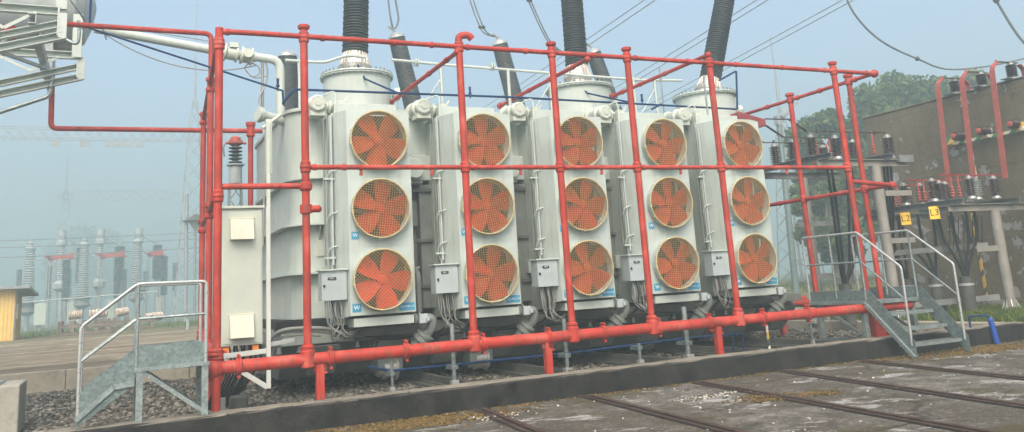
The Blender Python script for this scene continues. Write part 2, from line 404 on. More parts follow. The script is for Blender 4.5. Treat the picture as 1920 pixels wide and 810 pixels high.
# ------------------------------------------------------------------ light and air
EL, AZ = math.radians(48), math.radians(205)      # sun direction: elevation and compass angle from +Y, clockwise
w = bpy.data.worlds.new('World'); S.world = w; w.use_nodes = True
nt = w.node_tree; bg = nt.nodes['Background']; sky = nt.nodes.new('ShaderNodeTexSky')
sky.sky_type = 'NISHITA'; sky.sun_disc = False; sky.sun_elevation = EL; sky.sun_rotation = AZ
sky.air_density = .9; sky.dust_density = 8.0; sky.ozone_density = .65
nt.links.new(sky.outputs[0], bg.inputs[0]); bg.inputs[1].default_value = .15
sl = bpy.data.lights.new('sun', 'SUN'); sl.energy = .5; sl.angle = math.radians(30); sl.color = (1, .95, .88)
so = bpy.data.objects.new('sun', sl); C.objects.link(so)
sd = V((math.sin(AZ) * math.cos(EL), math.cos(AZ) * math.cos(EL), math.sin(EL)))
so.rotation_euler = sd.to_track_quat('Z', 'Y').to_euler(); so.location = (0, -10, 40)
S.view_settings.view_transform = 'Standard'; S.view_settings.look = 'None'; S.view_settings.gamma = 1
S.view_settings.exposure = 1.34; S.view_settings.use_curve_mapping = False
S.cycles.volume_bounces = 1; S.cycles.max_bounces = 6; S.cycles.diffuse_bounces = 3
hz = MB().box(-330, 330, -60, 420, -1.2, 36).build('haze', [], None)
hm = bpy.data.materials.new('haze_air'); hm.use_nodes = True; hn = hm.node_tree
hn.nodes.remove(hn.nodes['Principled BSDF']); pv = hn.nodes.new('ShaderNodeVolumePrincipled')
pv.inputs['Color'].default_value = (.66, .83, .84, 1); pv.inputs['Density'].default_value = .0082; pv.inputs['Anisotropy'].default_value = .4
hn.links.new(pv.outputs[0], hn.nodes['Material Output'].inputs['Volume']); hz.data.materials.append(hm)
tag(hz, 'pale blue morning fog filling the substation air', 'fog', None, 'stuff')
# ------------------------------------------------------------------ ground, kerbs, gravel
def gz(x, y):
    if x < 15.45 and y < 9.15: return -.06 if y < -.2 else .02
    if y < -.5: return -.06
    back = .5 + .0195 * max(0, min(y, 30) - 9) - .007 * max(0, min(y, 75) - 30)
    if y < 9.15 or x > 15.45:
        t = min(1, max(0, (y - 3) / 9)); side = .30
        return side * (1 - t) + max(back, .3) * t if x > 15.45 else back
    return back
xs = [-330, -120, -60, -30, -16] + list(np.arange(-12, 15.3, 1.5)) + [15.44, 15.46] + list(np.arange(16.5, 40, 1.5)) + [50, 70, 100, 160, 329]
ys = [-58, -30, -10, -.51, -.49, 3, 6, 9.14, 9.16] + list(np.arange(10, 32, 2)) + [40, 55, 75, 110, 160, 240, 419]
vs = [(x, y, gz(x, y)) for y in ys for x in xs]; nx = len(xs)
fs = [(j * nx + i, j * nx + i + 1, (j + 1) * nx + i + 1, (j + 1) * nx + i) for j in range(len(ys) - 1) for i in range(nx - 1)]
struct(MB().add(vs, fs).build('ground', 'ground'))
struct(MB().box(-60, 60, -56, -.44, -.05, 0).build('concrete_apron', 'concrete'))
# gravel basin floor and its kerbs
gx = np.arange(-12, 15.3, .5); gy = np.arange(-.02, 9.1, .5)
vs = [(x, y, .10 + .04 * math.sin(x * 1.3) * math.cos(y * .9)) for y in gy for x in gx]; nx = len(gx)
fs = [(j * nx + i, j * nx + i + 1, (j + 1) * nx + i + 1, (j + 1) * nx + i) for j in range(len(gy) - 1) for i in range(nx - 1)]
struct(MB().add(vs, fs).build('gravel_floor', 'gravel'))
def kerb(name, x0, x1, y0, y1, z1, mat, bev=.02, cut=None):
    mb = MB(); n = int(max(x1 - x0, y1 - y0) / 1.2); 
    if x1 - x0 > y1 - y0:
        X = [x0 + (x1 - x0) * i / n for i in range(n + 1)]
        for a, b in zip(X, X[1:]): mb.box(a + .003, b - .003, y0 + random.uniform(-.006, .006), y1, -.04, z1 + random.uniform(-.006, .006))
    else:
        Y = [y0 + (y1 - y0) * i / n for i in range(n + 1)]
        for a, b in zip(Y, Y[1:]): mb.box(x0, x1, a + .003, b - .003, -.04, z1 + random.uniform(-.006, .006))
    return mb.build(name, mat, None, (x0, y0, 0), bev)
KX = [-12 + i * .25 for i in range(111)]
kp = [(-.44, -.04), (-.425, .31), (-.40, .335), (.0, .335), (.02, .31), (.02, -.04)]
kv = [(x, y + .006 * math.sin(x * 2.1) + random.uniform(-.004, .004), z + (random.uniform(-.006, .006) if z > 0 else 0)) for x in KX for y, z in kp]
struct(MB().add(kv, [(i * 6 + k, i * 6 + k + 1, i * 6 + k + 7, i * 6 + k + 6) for i in range(110) for k in range(5)] + [(5, 4, 3, 2, 1, 0), tuple(range(660, 666))]).build('front_kerb', 'kerb'))
struct(kerb('side_kerb', 15.2, 15.5, .035, 9.2, .335, 'white_wall'))
tag(kerb('basin_wall', -12, 15.18, 8.95, 9.2, .56, 'white_wall'), 'low whitewashed wall at the back of the gravel basin', 'wall')
# ballast stones
phi = (1 + 5 ** .5) / 2
ico = np.array([(-1, phi, 0), (1, phi, 0), (-1, -phi, 0), (1, -phi, 0), (0, -1, phi), (0, 1, phi), (0, -1, -phi), (0, 1, -phi), (phi, 0, -1), (phi, 0, 1), (-phi, 0, -1), (-phi, 0, 1)]) / 1.9
icf = np.array([(0, 11, 5), (0, 5, 1), (0, 1, 7), (0, 7, 10), (0, 10, 11), (1, 5, 9), (5, 11, 4), (11, 10, 2), (10, 7, 6), (7, 1, 8), (3, 9, 4), (3, 4, 2), (3, 2, 6), (3, 6, 8), (3, 8, 9), (4, 9, 5), (2, 4, 11), (6, 2, 10), (8, 6, 7), (9, 8, 1)])
def np_mesh(name, v, f, mat, smooth=False):
    me = bpy.data.meshes.new(name); k = f.shape[1]
    me.vertices.add(len(v)); me.vertices.foreach_set('co', v.astype(np.float32).ravel())
    me.loops.add(f.size); me.loops.foreach_set('vertex_index', f.astype(np.int32).ravel())
    me.polygons.add(len(f)); me.polygons.foreach_set('loop_start', np.arange(0, f.size, k, dtype=np.int32))
    me.update(calc_edges=True); me.materials.append(M[mat]); o = bpy.data.objects.new(name, me); C.objects.link(o); W[o.name] = V((0, 0, 0)); return o
def scatter(name, P, size, mat, flat=.6):
    n = len(P); a = rng.uniform(0, 2 * PI, n); s = size * rng.uniform(.55, 1.3, (n, 3)); s[:, 2] *= flat
    v = ico[None] * (1 + rng.uniform(-.28, .28, (n, 12, 1))) * s[:, None, :]
    tl = rng.uniform(-.5, .5, n)
    x, y, z = v[..., 0], v[..., 1], v[..., 2]
    y, z = y * np.cos(tl)[:, None] - z * np.sin(tl)[:, None], y * np.sin(tl)[:, None] + z * np.cos(tl)[:, None]
    ca, sa = np.cos(a)[:, None], np.sin(a)[:, None]
    v = np.stack([x * ca - y * sa, x * sa + y * ca, z], -1) + P[:, None, :]
    f = icf[None] + 12 * np.arange(n)[:, None, None]
    return np_mesh(name, v.reshape(-1, 3), f.reshape(-1, 3), mat)
def spots(n, x0, x1, y0, y1, z): return np.stack([rng.uniform(x0, x1, n), rng.uniform(y0, y1, n), z + rng.uniform(-.015, .03, n)], -1)
P = np.concatenate([spots(9500, -3.6, 5, .03, 3, .12), spots(8000, -4.5, 6, 3, 8.9, .12), spots(6500, 5, 15.1, .03, 5, .12), spots(1500, 9, 15.1, 4, 8.9, .12)])
P[:, 2] += .04 * np.sin(P[:, 0] * 1.3) * np.cos(P[:, 1] * .9)
tag(scatter('ballast_stones', P, .046, 'stone'), 'brown and grey ballast stones filling the transformer basin', 'gravel', None, 'stuff')
# dirt, moss and crumbs along the kerb
mp = []
for cx, cy, sx, sy, n in ((2.4, -.95, 1.3, .42, 1500), (13.2, -1.0, 1.5, .45, 1500), (11.4, -.75, .6, .15, 250), (6.7, -2.7, .5, .35, 260), (7.4, -2.9, .35, .2, 140), (.6, -.9, 1.0, .4, 500)):
    q = rng.normal(0, .5, (n, 2)) * (sx, sy) + (cx, cy); mp.append(np.column_stack([q, np.full(n, .004)]))
q = rng.uniform(0, 15.5, 900); mp.append(np.column_stack([q, -.46 - abs(rng.normal(0, .05, 900)), np.full(900, .004)]))
mp = np.concatenate(mp); mp = mp[mp[:, 1] < -.45]
tag(scatter('moss', mp, .026, 'moss', .45), 'dry brown moss and debris along the kerb foot', 'moss', None, 'stuff')
pp = np.concatenate([spots(150, 1, 14, -5, -.5, .0), rng.normal(0, .22, (70, 3)) * (1.6, .5, .02) + (6.3, -2.0, .01), rng.normal(0, .2, (60, 3)) * (1, .8, .02) + (3.4, -1.3, .01)])
pp[:, 2] = .006
tag(scatter('pebbles', pp, .017, 'pebble'), 'small white pebbles strewn over the concrete', 'pebbles', None, 'stuff')
# grass blades on the right verge and in the far field
def blades(name, P, h, mat, wd=.012):
    n = len(P); a = rng.uniform(0, PI, n); hh = h * rng.uniform(.5, 1.2, n); lx = rng.normal(0, .35, (n, 2)) * hh[:, None]
    d = np.stack([np.cos(a), np.sin(a)], -1) * wd
    v = np.zeros((n, 4, 3)); v[:, 0, :2] = P[:, :2] - d; v[:, 1, :2] = P[:, :2] + d; v[:, 2, :2] = P[:, :2] + d * .4 + lx; v[:, 3, :2] = P[:, :2] - d * .4 + lx
    v[:, :2, 2] = P[:, 2:3]; v[:, 2:, 2] = (P[:, 2] + hh)[:, None]
    return np_mesh(name, v.reshape(-1, 3), np.arange(4 * n).reshape(-1, 4), mat)
g1 = np.column_stack([rng.uniform(15.55, 19.85, 16000), rng.uniform(-.45, 8, 16000), np.full(16000, .3)])
g2 = np.column_stack([rng.uniform(15.6, 45, 12000), rng.uniform(9, 26, 12000)]); g2 = np.column_stack([g2, [gz(x, y) for x, y in g2]])
g3 = np.column_stack([rng.uniform(-16, 12, 6000), rng.uniform(29, 60, 6000)]); g3 = np.column_stack([g3, [gz(x, y) for x, y in g3]])
tag(blades('grass', np.concatenate([g1, g2, g3]), .16, 'grass', .014), 'short green grass on the verges and field', 'grass', None, 'stuff')
# rails: sunk in the apron, carried on through the basin
RL = [((3.50, -.46), (3.23, -2.73), 'rusty sunken rail nearest the camera, running out from under the first fans'), ((5.22, -.46), (4.79, -4.28), 'rusty sunken rail second from the left, beside the white chipped patch'),
      ((7.22, -.46), (6.32, -6.63), 'rusty reddish sunken rail crossing the middle of the apron'), ((9.00, -.46), (7.99, -5.47), 'long dark sunken rail ending left of the metal stairs'),
      ((10.77, -.46), (10.05, -4.04), 'thin sunken rail starting at the foot of the right metal stairs')]
for (a, b, lb) in RL:
    a, b = V((*a, 0)), V((*b, 0)); d = (b - a).normalized(); s = V((-d.y, d.x, 0)); e = a + d * (3.0 if a.x < 4 else 9)
    e = a + d * 9
    t = thing('rail_track', lb, 'rail', a, 'rails sunk in the concrete apron')
    MB().beam(a + V((0, 0, .002)), e + V((0, 0, .002)), .24, .012).build('rail_groove', 'black', t)
    MB().beam(a + s * .045 + V((0, 0, .012)), e + s * .045 + V((0, 0, .012)), .075, .03).build('rail_head', 'rust', t, None, .004)
    MB().beam(a - s * .075 + V((0, 0, .010)), e - s * .075 + V((0, 0, .010)), .05, .022).build('guard_bar', 'rust', t, None, .004)
for i, x in enumerate((3.62, 5.35, 7.35, 9.1, 10.9)):
    t = thing('basin_beam', ('dark rail beam crossing the gravel basin, ' + ('nearest the white cabinet', 'second from the cabinet', 'middle one of five', 'fourth from the cabinet', 'farthest from the cabinet')[i]), 'beam', (x, .05, .1), 'rail beams under the transformer')
    MB().box(x - .2, x + .2, .06, 8.5, .08, .2).build('base_plate', 'dark', t)
    MB().box(x - .035, x + .035, .05, 8.5, .2, .33).box(x - .08, x + .08, .05, 8.5, .201, .225).build('rail_head', 'dark', t, None, .006)
# ------------------------------------------------------------------ red sprinkler pipework
cage = thing('sprinkler_pipework', 'red fire sprinkler pipe cage standing around the grey transformer', 'pipework', (0, 0, 0))
ZT, ZM, ZB = 5.47, 3.53, .87
PX = [0, 1.19, 3.65, 5.32, 6.81, 8.59, 11.64]  # most scene coordinates were back-projected from image pixels and typed in rounded
def coupling(out, p, d, r, w=.05, lug=True):
    mb = MB() if isinstance(out, Sep) else out
    p, d = V(p), V(d).normalized(); mb.lathe(p - d * w, p + d * w, [(0, r * 1.12), (.15, r * 1.30), (.4, r * 1.30), (.5, r * 1.2), (.6, r * 1.30), (.85, r * 1.30), (1, r * 1.12)], 14)
    if lug:
        a = d.cross(V((0, 1, 0))) if abs(d.y) < .9 else V((0, 0, 1)); a.normalize()
        for s in (-1, 1): mb.cyl(p + a * s * r * 1.55 - V((0, 1, 0)) * .05, p + a * s * r * 1.55 + V((0, 1, 0)) * .05, .022, n=8)
    if isinstance(out, Sep): out.l.append(mb)
def part(mb, name, mat='red', parent=None, **k): return mb.build(name, mat, parent or cage, **k)
class Sep:
    """collects pipe fittings, each built as a part of its own"""
    def __init__(s): s.l = []
    def __getattr__(s, n):
        def f(*a, **k):
            m = MB(); getattr(m, n)(*a, **k); s.l.append(m); return s
        return f
    def build(s, name, mats, parent=None, **k):
        for m in s.l: m.build(name, mats, parent, **k)
for i, x in enumerate(PX):
    top = ZT + (.14 if i in (1, 3, 4, 6) else .06)
    if i == 2: top = ZT + .16
    if i == 5: top = ZT + .10
    bx = x + (.03 if i == 6 else 0)
    mb = MB().tube([(bx, 0, ZB if i else .33), (x, 0, top)], .056, 16); p = part(mb, 'post')
    m2 = Sep()
    if i in (1, 3, 4, 6): m2.lathe((x, 0, top - .02), (x, 0, top + .05), [(0, .06), (.2, .085), (.8, .09), (1, .075)], 14)
    for z in ([ZT, ZM] if i else [ZT - .18, ZM - .4]): m2.lathe((x, 0, z - .09), (x, 0, z + .09), [(0, .058), (.12, .074), (.35, .074), (.5, .084), (.65, .074), (.88, .074), (1, .058)], 14)
    m2.lathe((bx, 0, ZB + .10), (bx, 0, ZB + .20), [(0, .07), (.2, .09), (.45, .09), (.5, .07), (.55, .09), (.8, .09), (1, .06)], 14)
    if i == 1:
        m2.lathe((x, 0, 3.25 - .06), (x, 0, 3.31), [(0, .07), (.2, .09), (.8, .09), (1, .07)]); m2.cyl((x, 0, 2.87), (x, 0, 2.99), .085); m2.cyl((x, 0, 2.93), (x + .16, 0, 2.93), .05); m2.sphere((x + .17, 0, 2.93), .055)
    part(m2, 'pipe_coupling', 'red', p)
top = MB().tube(elbow([(0, .5, ZT - .02), (0, 0, ZT + .01), (.4, 0, ZT + .015), (12.74, 0, ZT)], .12), .040, 14); tr = part(top, 'top_rail')
m2 = Sep()
for x in (.11, 1.47, 2.58, 3.19, 3.80, 4.83, 6.12, 6.99, 8.11, 9.21, 10.33, 11.42, 12.55): coupling(m2, (x, 0, ZT + .008), (1, 0, 0), .040, .03, False)
m2.sphere((12.76, 0, ZT), .085); part(m2, 'pipe_coupling', 'red', tr)
mid = MB().tube([(1.19, 0, ZM), (11.62, 0, ZM)], .037, 12); mr = part(mid, 'middle_rail'); m2 = Sep()
for x in [v + .13 for v in PX[1:6]] + [2.0, 4.6, 6.1, 7.7, 10.1, 1.75]: coupling(m2, (x, 0, ZM), (1, 0, 0), .037, .03, False)
for x in (2.0, 3.1, 4.6, 6.1, 7.7, 10.1): m2.cyl((x, 0, ZM - .04), (x, 0, ZM - .12), .02, .028, 8)
part(m2, 'pipe_coupling', 'red', mr)
bot = MB().tube([(-.02, 0, ZB), (12.74, 0, ZB - .01)], .086, 20); br = part(bot, 'bottom_rail'); m2 = Sep()
for x in (.28, 1.5, 2.59, 3.79, 4.89, 5.88, 6.93, 7.96, 9.12, 10.16): coupling(m2, (x, 0, ZB), (1, 0, 0), .086, .04)
for x in PX[1:6]: m2.lathe((x, 0, ZB - .12), (x, 0, ZB + .14), [(0, .05), (.1, .105), (.9, .1), (1, .075)]); 
m2.sphere((-.02, 0, ZB), .125); coupling(m2, (-.02, 0, ZB + .2), (0, 0, 1), .08); m2.box(-.12, .1, .02, .12, ZB - .16, ZB - .02)
part(m2, 'pipe_coupling', 'red', br)
for x in (1.35, 4.86, 8.11): 
    part(MB().box(x - .055, x + .055, -.05, .05, .335, ZB - .07).box(x - .09, x + .09, -.02, .02, ZB - .16, ZB - .08).box(x + .05, x + .10, -.05, .05, ZB - .2, ZB - .17), 'support_leg', bev=.005)
part(MB().box(11.7, 11.95, -.06, .1, .335, .8), 'support_leg', 'red')
# side arms at the left
left = MB().tube([(.0, .02, ZT - .05), (.18, 3.3, ZT), (.34, 6.35, ZT)], .040, 12); p = part(left, 'side_top_rail')
part(MB().tube(elbow([(1.15, 0, 3.26), (.06, 0, 3.26), (.01, .12, 3.25), (.17, 2.83, 3.25), (.30, 5.56, 3.25)], .1), .042, 12), 'side_middle_rail')
for (x, y, z) in ((.18, 3.05, 6.3), (.32, 5.95, 5.5)):
    p = part(MB().tube([(x, y, .1), (x, y, z if y > 5 else 5.5)], .056, 14), 'post'); m2 = Sep()
    for zz in (5.45, 3.25, 1.0): m2.lathe((x, y, zz - .14), (x, y, zz + .14), [(0, .06), (.1, .085), (.25, .085), (.35, .062), (.65, .062), (.75, .085), (.9, .085), (1, .06)], 12)
    part(m2, 'pipe_coupling', 'red', p)
part(MB().tube([(0, .1, ZB + .22), (.18, 3.05, 1.02), (.32, 5.95, 1.2)], .08, 14), 'side_bottom_rail')
part(MB().tube(elbow([(-2.12, 2.4, 6.19), (.18, 3.05, 6.38), (.18, 3.05, 5.4)], .12), .045, 12), 'feed_pipe')
part(MB().tube(elbow([(-2.47, 6, 6.6), (-2.44, 6, 5.2), (1.5, 6, 5.22)], .12), .05, 12), 'feed_pipe')
p = part(MB().tube([(1.26, 6, .1), (1.26, 6, 5.33)], .055, 12), 'post')
part(MB().lathe((1.26, 6, 5.08), (1.26, 6, 5.40), [(0, .06), (.1, .09), (.5, .08), (.7, .08), (.8, .1), (1, .1)], 12), 'pipe_coupling', 'red', p)
# inner arms reaching over the transformer
for (x, z, y1, riser) in ((3.62, 5.39, 3.7, 0), (6.0, 5.40, 3.7, 0), (8.59, 5.63, 3.4, 1)):
    pts = [(x, 0, 5.45), (x, 0, z)] if riser else []
    p = part(MB().tube(elbow([(x, .0, z)] + [(x, y1, z)], .08), .038, 12), 'cross_arm'); m2 = Sep()
    for yy in (.5, 1.4, 2.3, 3.0): coupling(m2, (x, yy, z), (0, 1, 0), .038, .04, False)
    m2.sphere((x, 0, z), .06); m2.cyl((x, y1 - .02, z), (x, y1 + .03, z), .07)
    part(m2, 'pipe_coupling', 'red', p)
part(MB().tube(elbow([(3.65, 0, 5.5), (3.65, -.0, 5.66), (3.80, -.06, 5.67), (3.86, -.06, 5.60)], .09), .058, 12), 'spray_elbow')
# right side
sd_ = MB().tube([(12.74, 0, ZT), (12.74, 5.2, ZT)], .040, 12); p = part(sd_, 'side_top_rail'); m2 = Sep()
for yy in (.5, 1.5, 2.2, 3.2, 4.2): coupling(m2, (12.74, yy, ZT), (0, 1, 0), .045, .035, False)
part(m2, 'pipe_coupling', 'red', p)
for y in (.67, 2.43, 4.2):
    p = part(MB().tube([(12.74, y, .1), (12.74, y, 5.58)], .055, 14), 'post'); m2 = Sep().lathe((12.74, y, 5.55), (12.74, y, 5.63), [(0, .07), (.2, .1), (.8, .1), (1, .08)])
    for zz in (ZT, 3.18): m2.lathe((12.74, y, zz - .09), (12.74, y, zz + .09), [(0, .06), (.2, .078), (.8, .078), (1, .06)], 12)
    part(m2, 'pipe_coupling', 'red', p)
p = part(MB().tube(elbow([(11.66, 0, 3.26), (12.74, 0, 3.18), (12.74, 3.6, 3.18)], .05), .045, 12), 'side_middle_rail'); m2 = Sep().sphere((12.76, 0, 3.18), .075)
for yy in (.6, 1.3, 2.0, 3.2): coupling(m2, (12.74, yy, 3.18), (0, 1, 0), .045, .03, False)
part(m2, 'pipe_coupling', 'red', p)
part(MB().tube([(12.74, 0, ZB), (12.74, 4.0, .93), (11.6, 4.0, .95)], .085, 14), 'side_bottom_rail')
part(MB().tube([(10.9, 4, .95), (13.85, 4, .95)], .085, 14), 'back_rail')
part(MB().box(12.99, 13.11, 3.9, 4.02, .05, .9).box(12.9, 13.2, 3.9, 4.05, .74, .84), 'support_leg')
# ------------------------------------------------------------------ transformer
def rrect(x0, x1, y0, y1, r, n=14):
    out = []
    for cx, cy, a in ((x1 - r, y1 - r, 0), (x0 + r, y1 - r, 90), (x0 + r, y0 + r, 180), (x1 - r, y0 + r, 270)):
        for k in range(n + 1):
            q = math.radians(a + 90 * k / n); out.append((cx + r * math.cos(q), cy + r * math.sin(q)))
    return out
TX = thing('power_transformer', 'huge pale grey oil-filled power transformer behind the orange fans', 'transformer', (6.5, 4.8, .1))
def tp(mb, name, mat='grey', parent=None, **k): return mb.build(name, mat, parent or TX, **k)
tp(MB().prism(rrect(1.54, 12.0, 2.75, 7.0, .55), 1.36, 3.80, True), 'tank')
mb = MB().prism(rrect(1.46, 12.1, 2.65, 7.1, .6), 3.80, 4.96, True)
mb.prism(rrect(1.42, 12.14, 2.61, 7.14, .6), 4.96, 5.02).prism(rrect(1.49, 12.07, 2.68, 7.07, .6), 4.90, 4.958).prism(rrect(1.43, 12.13, 2.62, 7.13, .6), 3.74, 3.80)
tp(mb, 'tank_cover', bev=.006)
mb = MB()
for z in (2.93, 2.10): mb.prism(rrect(1.38, 12.18, 2.56, 7.2, .6), z, z + .035)
for z in (2.93, 2.10):
    for x in (1.95, 2.1, 3.45, 5.3, 7.2, 9.1): mb.add([(x, 2.76, z), (x, 2.58, z), (x, 2.76, z - .3), (x + .012, 2.76, z), (x + .012, 2.58, z), (x + .012, 2.76, z - .3)], [(0, 1, 2), (5, 4, 3), (0, 3, 4, 1), (1, 4, 5, 2)])
tp(mb, 'stiffener_shelf')
for x in (2.22, 3.62, 3.9, 5.5, 5.8, 7.4, 7.7, 9.3, 9.6): tp(MB().box(x, x + .10, 2.66, 2.9, 1.37, 3.73), 'stiffener_rib', 'mid')
tp(MB().box(1.92, 2.12, 2.735, 2.76, 2.4, 2.68), 'name_plate', 'grey2')
tp(MB().prism(rrect(1.42, 12.14, 2.6, 7.15, .6), 1.26, 1.36).prism(rrect(1.5, 12.1, 2.7, 7.1, .5), 1.18, 1.26), 'bottom_gasket', 'black')
mb = MB().prism(rrect(1.2, 12.2, 2.3, 7.2, .4), .95, 1.18)
mb.cur = 1
for i in range(34):
    x = 1.2 + i * .32; mb.cyl((x, 2.34, .87), (x, 2.34, .95), .035, n=8).cyl((x, 2.34, .85), (x, 2.34, .87), .05, n=6)
tp(mb, 'base_flange', ['mid', 'silver'])
tp(MB().box(1.22, 2.4, 2.2, 2.299, .97, 1.16), 'base_cover', 'grey', bev=.006)
hull = MB()
pr = [(2.3, .95), (2.75, .42), (6.9, .42), (7.1, .95)]
vs = [(x, y, z) for x in (1.25, 11.9) for (y, z) in pr]; hull.add(vs, [(0, 1, 5, 4), (1, 2, 6, 5), (2, 3, 7, 6), (0, 3, 2, 1), (4, 5, 6, 7), (0, 4, 7, 3)])
tp(hull, 'hull', 'dark')
for i in range(10):
    x = 1.7 + i * 1.08; mb = MB(); mb.add([(x, 2.1, .93), (x + .45, 2.1, .93), (x + .45, 2.62, .45), (x, 2.62, .45), (x, 2.5, .95), (x + .45, 2.5, .95), (x + .45, 2.8, .45), (x, 2.8, .45)],
        [(0, 3, 2, 1), (0, 1, 5, 4), (0, 4, 7, 3), (1, 2, 6, 5), (3, 7, 6, 2)])
    tp(mb, 'hull_bracket', 'mid', bev=.01)
tp(MB().box(2.2, 11.9, 2.0, 2.29, 1.02, 1.16), 'front_beam', 'dark2', bev=.005)
for x, y in ((3.05, 2.5), (4.72, 2.5), (7.1, 3.4), (8.55, 3.0), (10.2, 3.0), (11.2, 3.2)):
    wb = MB().box(x - .22, x + .22, y - .14, y + .5, .42, .66)
    w_ = tp(wb, 'wheel_bogie', 'mid', bev=.01)
    tp(MB().cyl((x - .1, y + .0, .45), (x + .1, y + .0, .45), .17, n=20).cyl((x - .2, y, .45), (x - .1, y, .45), .13, n=20).cyl((x + .1, y, .45), (x + .14, y, .45), .2, n=20), 'wheel', 'steel', w_)
# turrets and the three tall bushings
def bushing(p0, p1, r, parent, ribs=.052, name='bushing_insulator'):
    L = (V(p1) - V(p0)).length; n = int(L / ribs); prof = []
    for i in range(n):
        t = i / n; k = 1 - .12 * t
        big = r if i % 2 == 0 else r * .965
        prof += [(t, r * .80 * k), (t + .30 / n, big * k), (t + .52 / n, big * k), (t + .78 / n, r * .80 * k)]
    prof.append((1, r * .7)); return MB().lathe(p0, p1, prof, 26).build(name, 'bush', parent)
TB = [((3.03, 4.0, 5.97), .66, (3.0, 4.0, 6.25), (3.06, 4.0, 7.58)), ((8.1, 4.0, 5.93), .70, (8.09, 4.0, 6.25), (8.10, 4.0, 8.02)), ((11.55, 4.0, 5.88), .70, (11.72, 4.0, 6.12), (12.52, 4.0, 8.40))]
for k, (c, r, b0, b1) in enumerate(TB):
    c = V(c); x, y, z = c
    prof = [(0, r), (.93, r), (.931, r * 1.09), (.955, r * 1.10), (.956, r * 1.02), (.97, r * 1.02), (.971, r * 1.10), (.995, r * 1.09), (1, r * .95), (1.04, r * .45)]
    mb = MB().lathe((x, y, 5.0), (x, y, z), prof, 40); mb.cur = 1
    for i in range(40):
        a = 2 * PI * i / 40; q = V((x + math.cos(a) * r * 1.045, y + math.sin(a) * r * 1.045, z - .08)); mb.cyl(q, q + V((0, 0, .13)), .017, n=6)
    tu = tp(mb, 'turret', ['grey', 'mid'])
    mb = MB().lathe((x + r * .98, y - .2, z - .38), (x + r * 1.22, y - .25, z - .38), [(0, .07), (.3, .11), (.35, .13), (1, .13)], 16).tube([(x + r * 1.15, y - .22, z - .5), (x + r * 1.15, y - .22, 5.05)], .018)
    tp(mb, 'pressure_relief', 'grey', tu)
    for i in range(8):
        a = 2 * PI * i / 8; tp(MB().box(x + math.cos(a) * r * .8 - .05, x + math.cos(a) * r * .8 + .05, y + math.sin(a) * r * .8 - .05, y + math.sin(a) * r * .8 + .05, z - .01, z + .05), 'cover_lug', 'grey', tu)
    d = (V(b1) - V(b0)).normalized(); s0 = V(b0) - d * .33
    s = tp(MB().lathe(s0, V(b0) + d * .22, [(0, .34), (.1, .34), (.12, .30), (.3, .29), (.34, .31), (.45, .32), (.50, .29), (1, .215)], 26), 'bushing_base', 'steel')
    mb = MB(); e1 = d.cross(V((0, 1, 0))).normalized(); e2 = d.cross(e1)
    for i in range(22):
        a = 2 * PI * i / 22; o_ = e1 * math.cos(a) + e2 * math.sin(a)
        mb.tube([V(b0) - d * .06 + o_ * .30, V(b0) + d * .20 + o_ * .225], .018, 5)
    tp(mb, 'base_ribs', 'steel', s)
    q1 = V(b0) + d * 5.2; bs = bushing(V(b0) + d * .22, q1, .265, TX, .058)
    tp(MB().lathe(q1, q1 + d * .5, [(0, .16), (.3, .2), (.6, .2), (.7, .06), (1, .06)], 16), 'bushing_terminal', 'silver', bs)
# slanting medium voltage bushings
for k, (a, b, r0, r1) in enumerate((((1.98, 5.6, 5.0), (1.96, 5.6, 6.78), .235, .20), ((4.85, 5.5, 5.0), (4.36, 5.5, 7.33), .225, .19), ((7.42, 5.5, 5.0), (6.90, 5.5, 7.34), .225, .19), ((10.15, 5.5, 5.0), (9.46, 5.5, 7.28), .225, .19))):
    a, b = V(a), V(b); n = 60; prof = []
    for i in range(n):
        t = i / n; r = r0 + (r1 - r0) * t; prof += [(t, r * .96), (t + .4 / n, r), (t + .8 / n, r * .96)]
    prof += [(.992, r1 * .9)]
    bu = tp(MB().lathe(a, b, prof, 20), 'slanted_bushing', 'bush'); d = (b - a).normalized()
    tp(MB().lathe(b - d * .03, b + d * .16, [(0, r1 * 1.02), (.25, r1 * .97), (.6, r1 * .6), (.7, .03), (1, .03)], 18), 'bushing_cap', 'silver', bu)
    if k: tp(MB().tube([b + d * .12, b + d * .17 + V((-.05, 0, .02)), b + d * .19 + V((-.16, -.05, .03))], .028), 'terminal_clamp', 'silver', bu)
